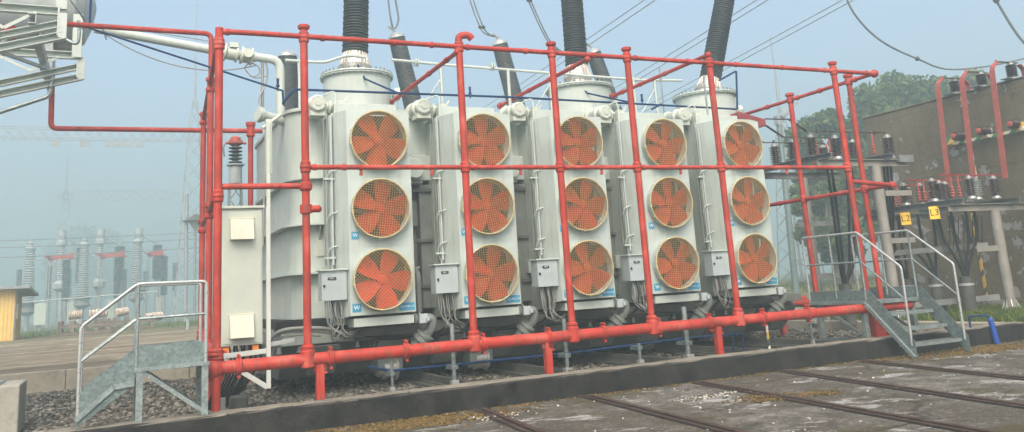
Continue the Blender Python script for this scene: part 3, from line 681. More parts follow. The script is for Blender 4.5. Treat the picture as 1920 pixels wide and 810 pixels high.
# oil pipes, railings and valves on the cover
tp(MB().tube(elbow([(-1.7, 4.0, 6.64), (.5, 4.0, 6.33)], .1), .085, 12).tube(elbow([(1.05, 4, 6.27), (1.53, 4, 6.23), (1.53, 4, 5.0)], .2), .085, 12), 'conservator_pipe')
mb = MB().lathe((.5, 4, 6.33), (1.08, 4, 6.26), [(0, .17), (.05, .17), (.06, .11), (.1, .13), (.35, .13), (.36, .16), (.42, .16), (.43, .10), (.5, .10), (.51, .17), (.58, .17), (.6, .14), (.8, .14), (.82, .17), (.88, .17), (.9, .1), (1, .1)], 16)
mb.box(.58, .74, 3.85, 4.15, 6.40, 6.49).box(.84, .98, 3.84, 3.9, 6.2, 6.38).lathe((.91, 3.84, 6.28), (.91, 3.78, 6.28), [(0, .09), (1, .085)], 12)
tp(mb, 'gas_relay', 'grey2')
tp(MB().tube(smooth_path([(1.1, 4, 6.3), (1.27, 4, 6.15), (1.28, 4, 5.8), (1.12, 3.9, 5.4), (1.2, 3.6, 5.05), (1.1, 3, 4.6), (1.06, 2.9, 3.6), (1.02, 2.8, 2.6)]), .016).tube([(1.2, 4, 6.2), (1.2, 4, 5.02)], .03)
   .tube(smooth_path([(1.27, 4, 5.9), (1.05, 4, 5.86), (.88, 4, 6.02), (.97, 4, 6.14), (1.12, 4, 6.08), (1.14, 4, 5.94), (1.0, 4, 5.88), (.9, 4, 6.0)]), .012), 'control_cable', 'cable')
mb = MB().lathe((1.6, 3.3, 4.86), (.97, 3.1, 4.96), [(0, .09), (.86, .09), (.87, .14), (.92, .14), (.925, .1), (.935, .14), (.99, .14), (1, .12)], 16); tp(mb, 'blank_flange')
mb = MB().box(1.03, 1.13, 2.5, 2.62, 3.8, 4.75).box(1.03, 1.09, 2.45, 2.5, 1.3, 4.7)
mb.tube([(.98, 2.55, 4.6), (1.3, 2.55, 4.85)], .03); tp(mb, 'cable_duct', 'grey2')
hr = MB().tube(smooth_path([(1.45, 3, 5.95), (2.1, 3, 5.95), (2.3, 3, 6.0), (2.6, 3, 6.1), (2.95, 3, 6.09)], 4), .03).tube([(3.45, 3, 6.07), (4.5, 3, 6.03), (9.1, 3, 5.92), (10.2, 3, 5.96)], .03).tube([(1.7, 3, 5.0), (1.7, 3, 5.95)], .025)
for x in (4.45, 5.9, 6.85, 8.9, 9.45): hr.tube([(x, 3, 5.0), (x, 3, 6.0)], .033, 6)
for x in (4.45, 6.85, 9.45): hr.tube([(x - .5, 3, 5.05), (x, 3, 5.75)], .016, 6)
for x in (3.95, 5.55): hr.lathe((x - .04, 3, 6.04), (x + .04, 3, 6.04), [(0, .04), (.1, .08), (.35, .08), (.4, .04), (.6, .04), (.65, .08), (.9, .08), (1, .04)])
tp(hr, 'vent_pipe_rail', 'grey')
tp(MB().tube([(10.25, 2.3, 5.0), (10.25, 2.3, 5.9)], .02), 'thin_post', 'galv'); tp(MB().tube([(9.55, 2.9, 5.1), (9.55, 2.9, 6.2)], .018), 'thin_post', 'galv')
# ------------------------------------------------------------------ blue spray pipe over the cover
bp_ = thing('blue_vent_pipe', 'thin dark blue pipe running along the top of the transformer', 'pipe', (5.5, 1.9, 5.0))
pl = MB().tube([(-1.75, 3.0, 8.2), (-1.75, 3.0, 6.33), (1.40, 3.0, 5.38), (1.42, 3, 5.12)], .022)
pl.tube(elbow([(1.42, 3, 5.12), (1.30, 2.4, 5.02), (1.48, 2.3, 5.24), (5.5, 2.1, 5.2), (11.15, 2.4, 5.20), (11.25, 2.4, 6.08), (10.75, 2.4, 5.84)], .04), .022)
pl.build('pipe', 'blue', bp_)
for x in (1.2, 4.75, 6.55, 8.6, 10.4): MB().lathe((x, 2.3, 5.2), (x, 2.3, 5.42), [(0, .014), (.3, .014), (.32, .03), (.5, .03), (.55, .02), (1, .025)], 8).build('spray_nozzle', 'blue', bp_)
MB().tube([(3.35, 2.2, 5.2), (3.0, 3.3, 5.75), (2.95, 3.6, 6.1)], .02).tube([(8.3, 2.2, 5.2), (7.9, 3.3, 5.65), (7.75, 3.6, 6.0)], .02).tube([(9.0, 2.2, 5.2), (8.75, 2.2, 5.08)], .018).build('branch_pipe', 'blue', bp_)
# ------------------------------------------------------------------ cooling units with three fans each
def blades(parent, org, mat):
    mb = MB(); ox, oy, oz = org
    for k in range(5):
        a = 2 * PI * k / 5; vs = []; prof = [(.05, .055), (.14, .10), (.26, .145), (.39, .165), (.452, .13)]
        for (r, hw) in prof:
            for s in (-1, 1):
                px, pz, py = s * hw, r, s * hw * .42
                vs.append((ox + px * math.cos(a) - pz * math.sin(a), oy + py, oz + px * math.sin(a) + pz * math.cos(a)))
        n = len(prof); vs += [(x, y + .010, z) for x, y, z in vs]
        fs = [(2 * i, 2 * i + 1, 2 * i + 3, 2 * i + 2) for i in range(n - 1)] + [(2 * i + 2 * n, 2 * i + 2 + 2 * n, 2 * i + 3 + 2 * n, 2 * i + 1 + 2 * n) for i in range(n - 1)]
        fs += [(2 * i, 2 * i + 2, 2 * i + 2 + 2 * n, 2 * i + 2 * n) for i in range(n - 1)] + [(2 * i + 1, 2 * i + 1 + 2 * n, 2 * i + 3 + 2 * n, 2 * i + 3) for i in range(n - 1)] + [(2 * n - 2, 2 * n - 1, 4 * n - 1, 4 * n - 2)]
        mb.add(vs, fs)
    mb.lathe((ox, oy - .05, oz), (ox, oy + .05, oz), [(0, .04), (.2, .085), (1, .09)], 16)
    return mb.build('fan_blades', mat, parent, org)
def grille(parent, org):
    mb = MB(); ox, oy, oz = org; R = .468; s = .040; n = int(R / s)
    for i in range(-n, n + 1):
        h = math.sqrt(max(0, R * R - (i * s) ** 2))
        if h < .03: continue
        mb.beam((ox + i * s, oy, oz - h), (ox + i * s, oy, oz + h), .0050, .0050, (0, 1, 0))
        mb.beam((ox - h, oy - .008, oz + i * s), (ox + h, oy - .008, oz + i * s), .0050, .0050, (0, 1, 0))
    return mb.build('fan_grille', 'mesh', parent, org)
def ring(mb, c, R, r, n=40, m=8):
    cx, cy, cz = c; vs = []
    for i in range(n):
        a = 2 * PI * i / n
        for k in range(m):
            b = 2 * PI * k / m; q = R + r * math.cos(b); vs.append((cx + q * math.cos(a), cy + r * math.sin(b), cz + q * math.sin(a)))
    mb.add(vs, [(i * m + k, i * m + (k + 1) % m, ((i + 1) % n) * m + (k + 1) % m, ((i + 1) % n) * m + k) for i in range(n) for k in range(m)], True)
def holed_face(mb, x0, x1, z0, z1, y, holes, R, n=32):
    """front panel with round openings: each fan gets a square cell with a hole"""
    zs = [z0] + [(a[1] + b[1]) / 2 for a, b in zip(holes, holes[1:])] + [z1]
    for (cx, cz), a, b in zip(holes, zs, zs[1:]):
        ci = []; sq = []
        for k in range(n):
            t = 2 * PI * (k + .5) / n; c, s = math.cos(t), math.sin(t); ci.append((cx + R * c, y, cz + R * s))
            kx = ((x1 - cx) if c > 0 else (cx - x0)) / max(abs(c), 1e-6); kz = ((b - cz) if s > 0 else (cz - a)) / max(abs(s), 1e-6)
            q = min(kx, kz); sq.append((cx + q * c, y, cz + q * s))
        mb.add(ci + sq, [(k, k + n, (k + 1) % n + n, (k + 1) % n) for k in range(n)])
        for (px, pz) in ((x0, a), (x1, a), (x1, b), (x0, b)):
            j = min(range(n), key=lambda k: (abs(sq[k][0] - px) + abs(sq[k][2] - pz)) if True else 0)
            best = sorted(range(n), key=lambda k: (sq[k][0] - px) ** 2 + (sq[k][2] - pz) ** 2)
            on_x = [k for k in best if abs(sq[k][0] - px) < 1e-5][:1]; on_z = [k for k in best if abs(sq[k][2] - pz) < 1e-5][:1]
            if on_x and on_z and on_x != on_z: mb.add([sq[on_x[0]], (px, y, pz), sq[on_z[0]]], [(0, 1, 2)])
FZ = (4.20, 3.06, 1.92)
ULAB = ['leftmost cooling unit beside the bare tank wall, with bottom fan red in the middle', 'second cooling unit from the left, crossed by the third red pipe post from the left', 'middle cooling unit of five, below the central tall black bushing',
        'fourth cooling unit from the left, between the middle unit and the end unit', 'rightmost cooling unit, nearest the right metal stairs']
def cooling_unit(c, label, idx):
    t = thing('cooling_unit', label, 'cooler', (c, 1.9, 1.2), 'cooling units with three orange fans each')
    def cp(mb, name, mat='hood', parent=None, **k): return mb.build(name, mat, parent or t, **k)
    x0, x1, X0, X1, z0, z1, yf, yb = c - .54, c + .54, c - .68, c + .62, 1.38, 4.72, 1.45, 1.92
    mb = MB(); holed_face(mb, x0, x1, z0, z1, yf, [(c - .03, z) for z in sorted(FZ)], .462)
    mb.add([(x0, yf, z0), (x1, yf, z0), (X1, yb, z0 - .05), (X0, yb, z0 - .05), (x0, yf, z1), (x1, yf, z1), (X1, yb, z1 + .02), (X0, yb, z1 + .02)], [(0, 4, 7, 3), (1, 2, 6, 5), (4, 5, 6, 7), (0, 3, 2, 1)])
    for z in ((FZ[0] + FZ[1]) / 2, (FZ[1] + FZ[2]) / 2):
        mb.box(x0 + .12, x1 - .12, yf - .004, yf + .004, z - .035, z - .027); mb.beam((x0 + .01, yf + .02, z - .12), (X0 + .02, yb - .05, z - .14), .012, .008)
    for z in [z0 + .03, z1 - .03] + [z0 + .3 * i for i in range(1, 11)]: mb.cyl((X0 - .004, yb - .03, z), (X0 + .01, yb - .03, z), .009, n=6).cyl((x1 - .018, yf - .006, z), (x1 - .018, yf + .01, z), .008, n=6)
    cp(mb, 'fan_hood')
    cp(MB().box(x0 + .03, x1 - .03, yb - .02, yb + .02, z0, z1), 'radiator_fins', 'fin')
    mb = MB().box(X0, X1, yb + .021, yb + .75, 1.24, 4.76).box(X0 + .08, X1 - .12, yb + .1, yb + .72, 4.761, 4.96)
    mb.beam((X0 - .035, yb, 1.3), (X0 - .035, yb, 4.7), .05, .10, (0, 1, 0)); cp(mb, 'radiator_casing', 'grey', bev=.008)
    cp(MB().box(x0 + .06, x1 - .02, 1.5, 1.9, 1.20, 1.335), 'drip_tray', 'grey', bev=.006)
    cp(MB().tube([(X0 - .03, yb - .08, 2.2), (X0 - .03, yb - .08, 4.7)], .022, 8), 'cable_conduit', 'box')
    mb = Sep()
    for z in (2.45, 3.0, 3.7): mb.tube(smooth_path([(X0 - .11, yb - .05, z - .1), (X0 - .08, yb - .12, z + .02), (X0 + .06, yb - .14, z + .06)], 3), .013, 6)
    mb.box(X0 - .16, X0 + .01, yb - .1, yb + .02, 3.6, 3.63).box(X0 - .16, X0 + .01, yb - .1, yb + .02, 2.3, 2.33); mb.build('conduit_clip', 'grey', t)
    cp(MB().tube(smooth_path([(X0 - .1, yb - .02, 4.9), (X0 - .08, yb - .06, 4.3), (X0 - .1, yb - .06, 3.2), (X0 - .08, yb - .06, 2.2)], 5), .014, 6).tube([(X0 - .14, yb - .03, 4.6), (X0 - .14, yb - .03, 2.2)], .012, 6), 'cable_run', 'mid')
    for j, z in enumerate(FZ):
        fo = (c - .03, 1.30, z)
        mb = MB().lathe((fo[0], yf - .002, z), (fo[0], 1.30, z), [(0, .472), (1, .492)], 40, False).lathe((fo[0], yf + .03, z), (fo[0], 1.30, z), [(0, .464), (1, .480)], 40, False)
        fn = cp(mb, 'fan', 'hood', org=fo)
        mb = MB(); ring(mb, fo, .478, .012)
        for q in range(14):
            a = 2 * PI * (q + .3) / 14; p = V((fo[0] + .488 * math.cos(a), 1.30, z + .488 * math.sin(a))); mb.cyl(p, p + V((0, .05, 0)), .014, n=6)
        cp(mb, 'fan_rim', 'ring', fn)
        bl = blades(fn, (fo[0], 1.41, z), 'fan'); bl.rotation_euler.y = random.uniform(0, 6)
        gr = grille(fn, fo); gr.rotation_euler.y = (.78, .12, .78)[j] if idx == 0 else random.uniform(-.15, .2)
        cp(MB().box(fo[0] - .5, fo[0] + .5, 1.68, 1.71, z - .03, z + .03).cyl((fo[0], 1.56, z), (fo[0], 1.70, z), .13, n=16), 'motor_bar', 'galv', fn)
    def plate(lx, lz, ww, hh, s=None):
        p = cp(MB().box(lx - ww / 2, lx + ww / 2, yf - .007, yf - .001, lz - hh / 2, lz + hh / 2), 'name_label', 'label')
        if s: text(s, hh * (.72 if len(s) == 1 else .42), 'label_w', p, (lx, yf - .0095, lz))
    plate(x0 + .10, 1.50, .14, .13, 'W'); plate(x0 + .10, 2.64, .12, .12, 'W'); plate(x1 - .15, 1.47, .26, .12, ['GRUPA 5-0', 'GRUPA 3-0', 'GRUPA 3-2', 'GRUPA 3-1', 'GRUPA 3-1'][idx])
    # control box with cables
    bx0, bx1, by = c - .98, c - .58, 1.5
    jb = cp(MB().box(bx0, bx1, by, by + .26, 1.64, 2.10).box(bx1 - .125, bx1 - .115, by - .006, by - .001, 1.65, 2.09), 'control_box', 'box', bev=.008)
    cp(MB().box(bx0 - .03, bx1 + .02, by - .04, by + .28, 2.101, 2.125), 'box_roof', 'hood', jb, bev=.004)
    pt = cp(MB().box(bx0 + .1, bx0 + .23, by - .012, by - .006, 1.96, 2.0), 'number_plate', 'blk', jb); text('MS-%d' % (5 - idx), .03, 'label_w', pt, (bx0 + .165, by - .0145, 1.98))
    cp(MB().lathe((bx0 + .04, by - .001, 1.87), (bx0 + .04, by - .015, 1.87), [(0, .022), (1, .018)], 10).box(bx0 + .03, bx0 + .05, by - .016, by - .002, 1.84, 1.87), 'lock', 'blk', jb)
    mb = MB(); mb2 = MB()
    for k in range(9):
        xx = bx0 + .07 + k * .033; ex = c - .72 + random.uniform(-.08, .25); lo = random.uniform(1.0, 1.14)
        m_ = mb2 if k in (3, 6) else mb
        m_.tube(smooth_path([(xx, by + .1, 1.645), (xx + random.uniform(-.03, .04), by + .06, 1.42), (xx + random.uniform(-.02, .06), by + .08, 1.25), (ex, by + .12, lo), (ex + .25 + random.uniform(0, .2), by + .45, 1.18)], 5), random.choice((.007, .009, .012)), 6)
    cp(mb, 'cable_bundle', 'cable', jb); cp(mb2, 'cable_bundle', 'cabled', jb)
    # lower pump and elbow on the right
    px = c + .80
    mb = MB().lathe((x1 + .0, 1.72, 1.25), (px + .02, 1.72, 1.25), [(0, .05), (.1, .05), (.12, .10), (.3, .10), (.32, .07), (.4, .07), (.42, .11), (.55, .11), (.57, .07), (1, .075)], 14)
    mb.tube(smooth_path([(px, 1.72, 1.25), (px + .10, 1.74, 1.22), (px + .10, 1.78, 1.08), (px + .0, 1.84, .96)], 4), .085, 12)
    mb.lathe((px + .04, 1.80, 1.04), (px - .22, 1.95, .70), [(0, .085), (.08, .085), (.1, .165), (.2, .165), (.22, .14), (.3, .14), (.32, .165), (.42, .165), (.44, .10), (1, .10)], 16)
    pm = cp(mb, 'oil_pump', 'mid')
    cp(MB().box(px - .16, px - .02, 1.58, 1.66, 1.18, 1.33).box(px - .05, px + .0, 1.54, 1.58, 1.21, 1.28), 'pump_switch', 'box', pm, bev=.006)
    mb = MB()
    for i in range(10):
        a = 2 * PI * i / 10; mb.cyl((px + .0 + .13 * math.cos(a), 1.78 + .05 * math.sin(a), 1.03 + .13 * math.sin(a) * .5), (px - .03 + .13 * math.cos(a), 1.80, .98 + .06 * math.sin(a)), .012, n=6)
    cp(mb, 'flange_bolts', 'silver', pm)
    # upper valve on the left
    vx, vz = c - .88, 4.95
    mb = MB().lathe((vx, 2.0, vz), (vx, 2.95, vz + .02), [(0, .12), (.02, .145), (.06, .145), (.07, .12), (.2, .125), (.22, .16), (.27, .16), (.28, .13), (.55, .13), (.56, .17), (.62, .17), (.63, .12), (1, .12)], 20)
    mb.lathe((vx, 1.985, vz), (vx, 2.0, vz), [(0, .05), (1, .05)], 14).box(vx - .12, vx + .14, 2.05, 2.35, vz - .21, vz - .12).lathe((vx, 2.25, vz), (vx + .34, 2.25, vz - .03), [(0, .1), (.6, .1), (.62, .13), (.75, .13), (.78, .09), (1, .09)], 14)
    for i in range(8):
        a = 2 * PI * i / 8; mb.cyl((vx + .115 * math.cos(a), 1.99, vz + .115 * math.sin(a)), (vx + .115 * math.cos(a), 2.01, vz + .115 * math.sin(a)), .014, n=6)
    cp(mb, 'upper_valve', 'grey2')
    mb = MB().box(vx + .33, vx + .46, 2.1, 2.2, vz - .12, vz + .08).beam((vx + .40, 2.08, vz - .02), (vx + .52, 2.08, vz + .14), .05, .03)
    mb.tube(smooth_path([(vx + .1, 2.1, vz + .15), (vx + .3, 2.05, vz + .2), (vx + .28, 2.0, vz - .2), (vx + .3, 2.0, vz - .6)], 5), .012, 6)
    cp(mb, 'valve_bracket', 'grey2')
    return t
for i in range(5):
    u = cooling_unit(2.70 + 1.9 * i, ULAB[i], i)
    if i == 0:
        for ch in u.children:
            if ch.name.startswith('fan') and abs(W[ch.name].z - FZ[2]) < .01:
                for g in ch.children:
                    if g.name.startswith('fan_blades'): g.data.materials[0] = M['fanred']; g['label'] = 'fan blades of a redder paint'
# pipes and boxes between the units, fixed to the tank
for i in range(4):
    x = 3.42 + 1.9 * i
    mb = MB().box(x, x + .62, 2.42, 2.75, 3.66, 4.12).box(x - .05, x + .35, 2.40, 2.74, 3.60, 3.655); tp(mb, 'expansion_box', 'grey', bev=.01)
    tp(MB().lathe((x + .12, 2.1, 3.84), (x + .12, 2.42, 3.84), [(0, .01), (.02, .17), (.1, .185), (1, .185)], 22), 'pipe_end', 'grey')
    tp(MB().add([(x, 2.6, 4.85), (x + .7, 2.6, 4.85), (x + .7, 2.6, 4.14), (x + .22, 2.6, 4.14)], [(0, 3, 2, 1)]).add([(x, 2.6, 4.85), (x + .22, 2.6, 4.14), (x + .26, 2.64, 4.14), (x + .04, 2.64, 4.85)], [(0, 1, 2, 3)]), 'gusset_plate', 'hood')
    tp(MB().box(x + .28, x + .60, 2.42, 2.64, 1.4, 3.58), 'vertical_header', 'mid', bev=.01)
for i in range(4):
    x = 3.42 + 1.9 * i
    tp(MB().tube(smooth_path([(x + .45, 2.3, 4.9), (x + .55, 2.2, 4.5), (x + .62, 2.2, 4.1), (x + .66, 2.2, 3.4)], 5), .014, 6), 'sensor_cable', 'cable')
    tp(MB().box(x + .42, x + .64, 2.3, 2.415, 1.9, 2.15), 'terminal_box', 'grey', bev=.008)
    tp(MB().box(x + .02, x + .26, 2.50, 2.66, 2.85, 3.3), 'inspection_plate', 'mid', bev=.008)
    for z in (1.75, 2.55, 3.45): tp(MB().box(x - .02, x + .66, 2.36, 2.42, z, z + .06), 'tie_bar', 'dark2', bev=.004)
    tp(MB().tube(elbow([(x + .1, 2.1, 1.35), (x + .1, 2.1, 2.0), (x + .1, 2.6, 2.2)], .15), .05, 10), 'oil_pipe', 'mid')
    tp(MB().tube(smooth_path([(x + .7, 2.0, 1.2), (x + .3, 1.9, 1.0), (x - .3, 1.95, .98), (x - .9, 2.0, 1.02)], 5), .02, 6), 'lower_cable', 'cabled')
tp(MB().tube(smooth_path([(1.0, 2.1, .95), (1.05, 2.0, 1.15), (1.3, 1.95, 1.24), (1.9, 1.95, 1.2), (2.2, 1.9, 1.05)], 6), .03).tube(smooth_path([(.95, 2.15, .8), (1.0, 2.05, 1.12), (1.3, 2.0, 1.19), (1.9, 2.0, 1.14), (2.2, 1.95, 1.0)], 6), .025)
   .tube(smooth_path([(1.05, 2.15, .8), (1.12, 2.05, 1.08), (1.4, 2.0, 1.14), (1.8, 2.0, 1.1)], 6), .02), 'cable_bundle', 'cable')
tp(MB().box(1.15, 2.3, 2.3, 2.5, 1.19, 1.35), 'cable_tray', 'black')
# ------------------------------------------------------------------ control cabinet at the left
cb = thing('control_cabinet', 'tall cream control cabinet with two vent hoods beside the left red posts', 'cabinet', (.45, 1.25, .46))
MB().box(.15, .74, 1.0, 1.5, 1.09, 3.06).build('cabinet_body', 'grey2', cb, bev=.01)
MB().box(.12, .77, .96, 1.53, 3.061, 3.10).build('cabinet_roof', 'grey2', cb, bev=.006)
MB().box(.18, .715, .988, .9985, 1.12, 3.02).build('cabinet_door', 'grey2', cb, bev=.004)
for (a, b) in ((2.60, 2.91), (1.2, 1.52)):
    h = MB().add([(.27, .985, b), (.61, .985, b), (.61, .985, a + .02), (.27, .985, a + .02), (.275, .93, b - .02), (.605, .93, b - .02), (.605, .86, a), (.275, .86, a)], [(0, 4, 5, 1), (4, 7, 6, 5), (0, 3, 7, 4), (1, 5, 6, 2)])
    h.box(.25, .63, .975, .986, b, b + .02); h.build('vent_hood', 'cream', cb, bev=.003)
MB().beam((.82, .98, .46), (.82, .98, 3.08), .06, .05, (0, 1, 0)).beam((.15, 1.0, .96), (.80, 1.0, .985), .05, .07).beam((.20, .99, .90), (.80, .99, .48), .05, .07).beam((.85, 1.0, 1.07), (1.25, 1.35, 1.09), .04, .06).beam((.2, 1.45, .96), (.82, 1.45, .96), .05, .06).build('support_frame', 'white', cb, bev=.004)
mb = MB()
for i in range(11):
    x = .2 + i * .052; mb.tube(smooth_path([(x, 1.2 + random.uniform(-.1, .1), 1.09), (x + random.uniform(-.02, .02), 1.2, .85), (x * .8 - .05, 1.3, .5), (x * .5 - .2 + .1, 1.35, .22)], 4), .017, 6)
mb.build('cable_bundle', 'cabled', cb)
for x in (.19, .60): MB().box(x, x + .09, 1.03, 1.12, 1.0, 1.085).build('cable_gland', 'orange', cb, bev=.01)
tag(MB().lathe((.12, .75, .1), (.12, .75, .42), [(0, .085), (1, .085), (1.001, .07), (.7, .07)], 18, False).build('duct_stub', 'plast', None, (.12, .75, .1)), 'short grey plastic duct stub standing in the gravel below the cabinet', 'pipe')
tag(MB().lathe((.42, 1.1, .1), (.42, 1.1, .40), [(0, .13), (.9, .13), (1, .11)], 18).build('duct_stub', 'dark', None, (.42, 1.1, .1)), 'dark cable duct stub in the gravel under the cabinet cables', 'pipe')
# ------------------------------------------------------------------ small posts and the low blue pipe
lowp = thing('blue_drain_pipe', 'low thin dark blue pipe on short posts under the bottom red pipe', 'pipe', (5.5, .5, .34))
MB().tube([(2.16, .5, .66), (2.52, .5, .57), (5.43, .5, .56), (7.85, .5, .61), (9.02, .5, .60), (9.03, .5, .33)], .02).tube([(8.8, .5, .6), (8.8, .5, .2)], .016).build('pipe', 'blue', lowp)
for i, (x, zt, r, l) in enumerate(((2.46, .72, .022, 'short galvanised post nearest the cabinet'), (3.42, 1.18, .035, 'paint-spattered galvanised post beside the third red post'), (5.34, 1.12, .035, 'paint-spattered galvanised post just left of the fourth red post'), (6.71, .62, .03, 'short galvanised post carrying the blue pipe at its middle'), (7.68, 1.15, .045, 'dark galvanised channel post near the right end of the blue pipe'), (10.47, .78, .018, 'thin rod post beside the right stairs'))):
    p = thing('small_post', l, 'post', (x, .3, .12), 'small posts behind the bottom red pipe')
    MB().tube([(x, .3, .12), (x, .3, zt)], r, 8).build('post_shaft', 'galv', p); MB().box(x - r * 1.6, x + r * 1.6, .3 - r * 1.6, .3 + r * 1.6, .12, .36).build('post_foot', 'silver', p, bev=.005)
    if i < 5: MB().box(x - r * 1.5, x + r * 1.5, .3 - r * 1.3, .52, .52, .58).build('pipe_clip', 'galv', p)
tag(MB().tube([(9.44, .3, .1), (9.44, .3, .78)], .022, 8).build('marker_rod', 'yw', None, (9.44, .3, .1)), 'yellow and white striped thin rod under the bottom red pipe', 'marker')
# ------------------------------------------------------------------ metal stairs
def lstairs():
    t = thing('metal_stairs', 'galvanised stairs with handrail at the left end of the transformer', 'stairs', (-.9, 0, .34))
    def sp(mb, n, m='galv2', **k): return mb.build(n, m, t, **k)
    for y in (-.3, .5):
        s = -1 if y < 0 else 1
        mb = MB().add([(-.98, y, .96), (-.14, y, .97), (-.14, y, 1.24), (-.90, y, 1.22), (-1.0, y, 1.17), (-1.60, y, .74), (-1.62, y, .345), (-.98, y, .79), ] +
                      [(-.98, y + s * .008, .96), (-.14, y + s * .008, .97), (-.14, y + s * .008, 1.24), (-.90, y + s * .008, 1.22), (-1.0, y + s * .008, 1.17), (-1.60, y + s * .008, .74), (-1.62, y + s * .008, .345), (-.98, y + s * .008, .79)],
                      [(0, 1, 2, 3, 4, 7), (7, 4, 5, 6), (15, 12, 11, 10, 9, 8), (14, 13, 12, 15), (1, 9, 10, 2), (2, 10, 11, 3), (3, 11, 12, 4), (4, 12, 13, 5), (5, 13, 14, 6), (6, 14, 15, 7), (7, 15, 8, 0), (0, 8, 9, 1)])
        sp(mb, 'stringer')
        yy = y + s * .02
        sp(MB().beam((-1.62, yy, .44), (-1.22, yy, .78), .04, .06).beam((-1.22, yy, .78), (-.99, yy, .80), .04, .06).beam((-1.0, yy, .955), (-.12, yy, .965), .06, .045), 'edge_channel', 'galv')
        for x in (-.93, -.17): sp(MB().channel((x, y, .34 if y < 0 else .12), (x, y, .95), .07, .08, .009), 'leg', 'galv', bev=.002)
        sp(MB().beam((-.90, y, .93), (-.2, y, .40), .05, .05), 'brace', 'galv')
        r = .021
        if y < 0 or True:
            sp(MB().tube(elbow([(-1.60, y, .42), (-1.60, y, 1.52), (-.98, y, 2.0), (-.16, y, 1.99), (-.16, y, .95)], .06), r, 10), 'handrail', 'chrome')
            sp(MB().tube([(-.97, y, 2.0), (-.97, y, .9)], r, 10).tube([(-1.6, y, 1.1), (-.97, y, 1.57), (-.16, y, 1.58)], .017, 10), 'rail_post', 'galv')
    sp(MB().box(-.98, -.14, -.28, .48, .93, .96), 'platform')
    for k in range(3): sp(MB().box(-1.16 - k * .19, -.94 - k * .19, -.28, .48, .84 - k * .15, .87 - k * .15), 'tread')
lstairs()
def rstairs():
    t = thing('metal_stairs', 'galvanised stairs with three treads at the right end, crossing the black kerb', 'stairs', (12.2, -.3, 0))
    def sp(mb, n, m='galv2', **k): return mb.build(n, m, t, **k)
    for x in (11.50, 12.85):
        s = -1 if x < 12 else 1; w_ = s * .008
        A = [(x, 1.3, 1.0), (x, -.1, .98), (x, -1.02, .0), (x, -1.08, .0), (x, -1.08, .30), (x, -.22, 1.20), (x, 1.3, 1.20)]
        n = len(A); B = [(x + w_, y, z) for _, y, z in A]
        sp(MB().add(A + B, [tuple(range(n)), tuple(reversed(range(n, 2 * n)))] + [(i, i + n, (i + 1) % n + n, (i + 1) % n) for i in range(n)]), 'stringer')
        xx = x + s * .03
        sp(MB().beam((xx, -.12, .93), (xx, -1.04, .02), .05, .07).beam((xx, 1.3, .97), (xx, -.12, .97), .06, .06), 'edge_channel', 'galv', bev=.003)
        for y in (1.15, .02): sp(MB().channel((x - s * .04, y, .12 if y > .1 else .34), (x - s * .04, y, .95), .09, .09, .01), 'leg', 'galv')
        sp(MB().beam((x, 1.08, .93), (x, .12, .40), .05, .05), 'brace', 'galv')
        sp(MB().beam((x, 1.15, .28), (x, .05, .30), .05, .06), 'lower_tie', 'galv2')
        sp(MB().tube(elbow([(x, 1.32, 1.0), (x, 1.32, 2.27), (x, -.12, 2.27), (x, -1.02, 1.58), (x, -1.0, .22)], .05), .022, 10), 'handrail', 'chrome')
        sp(MB().tube([(x, -.12, 2.26), (x, -.12, 1.0)], .021, 10).tube([(x, .6, 2.26), (x, .6, 1.05)], .021, 10).tube([(x, 1.32, 1.72), (x, -.12, 1.72), (x, -1.02, 1.0)], .018, 10), 'rail_post', 'galv')
    sp(MB().box(11.52, 12.83, -.1, 1.3, .95, .98), 'platform')
    for k in range(3):
        y, z = -.30 - k * .26, .76 - k * .26
        mb = MB().box(11.51, 12.84, y - .13, y - .12, z - .05, z + .01).box(11.51, 12.84, y + .10, y + .11, z - .05, z + .01)
        for i in range(27): mb.box(11.52 + i * .05, 11.53 + i * .05, y - .12, y + .10, z - .03, z + .006)
        for i in range(5): mb.box(11.52, 12.83, y - .1 + i * .045, y - .095 + i * .045, z - .02, z + .002)
        sp(mb, 'tread', 'galv')
    sp(MB().box(11.51, 12.84, -.13, -.11, .93, 1.0), 'top_nosing', 'galv')
rstairs()
# concrete block with a steel foot at the far left
cbk = thing('concrete_footing', 'cracked concrete footing block at the left edge in the gravel', 'footing', (-3.1, 1.8, .1))
MB().box(-4.0, -2.36, 1.5, 2.6, .08, .80).build('block', 'kblock', cbk, bev=.02)
MB().box(-3.6, -2.62, 1.7, 2.4, .801, .83).beam((-3.3, 2, .83), (-3.3, 2, 5.4), .2, .2, (0, 1, 0)).add([(-3.2, 1.95, 1.25), (-3.2, 1.95, .83), (-2.66, 1.95, .83), (-3.2, 2.0, 1.25), (-3.2, 2.0, .83), (-2.66, 2.0, .83)], [(0, 1, 2), (5, 4, 3), (0, 2, 5, 3)]).build('steel_foot', 'galv', cbk)
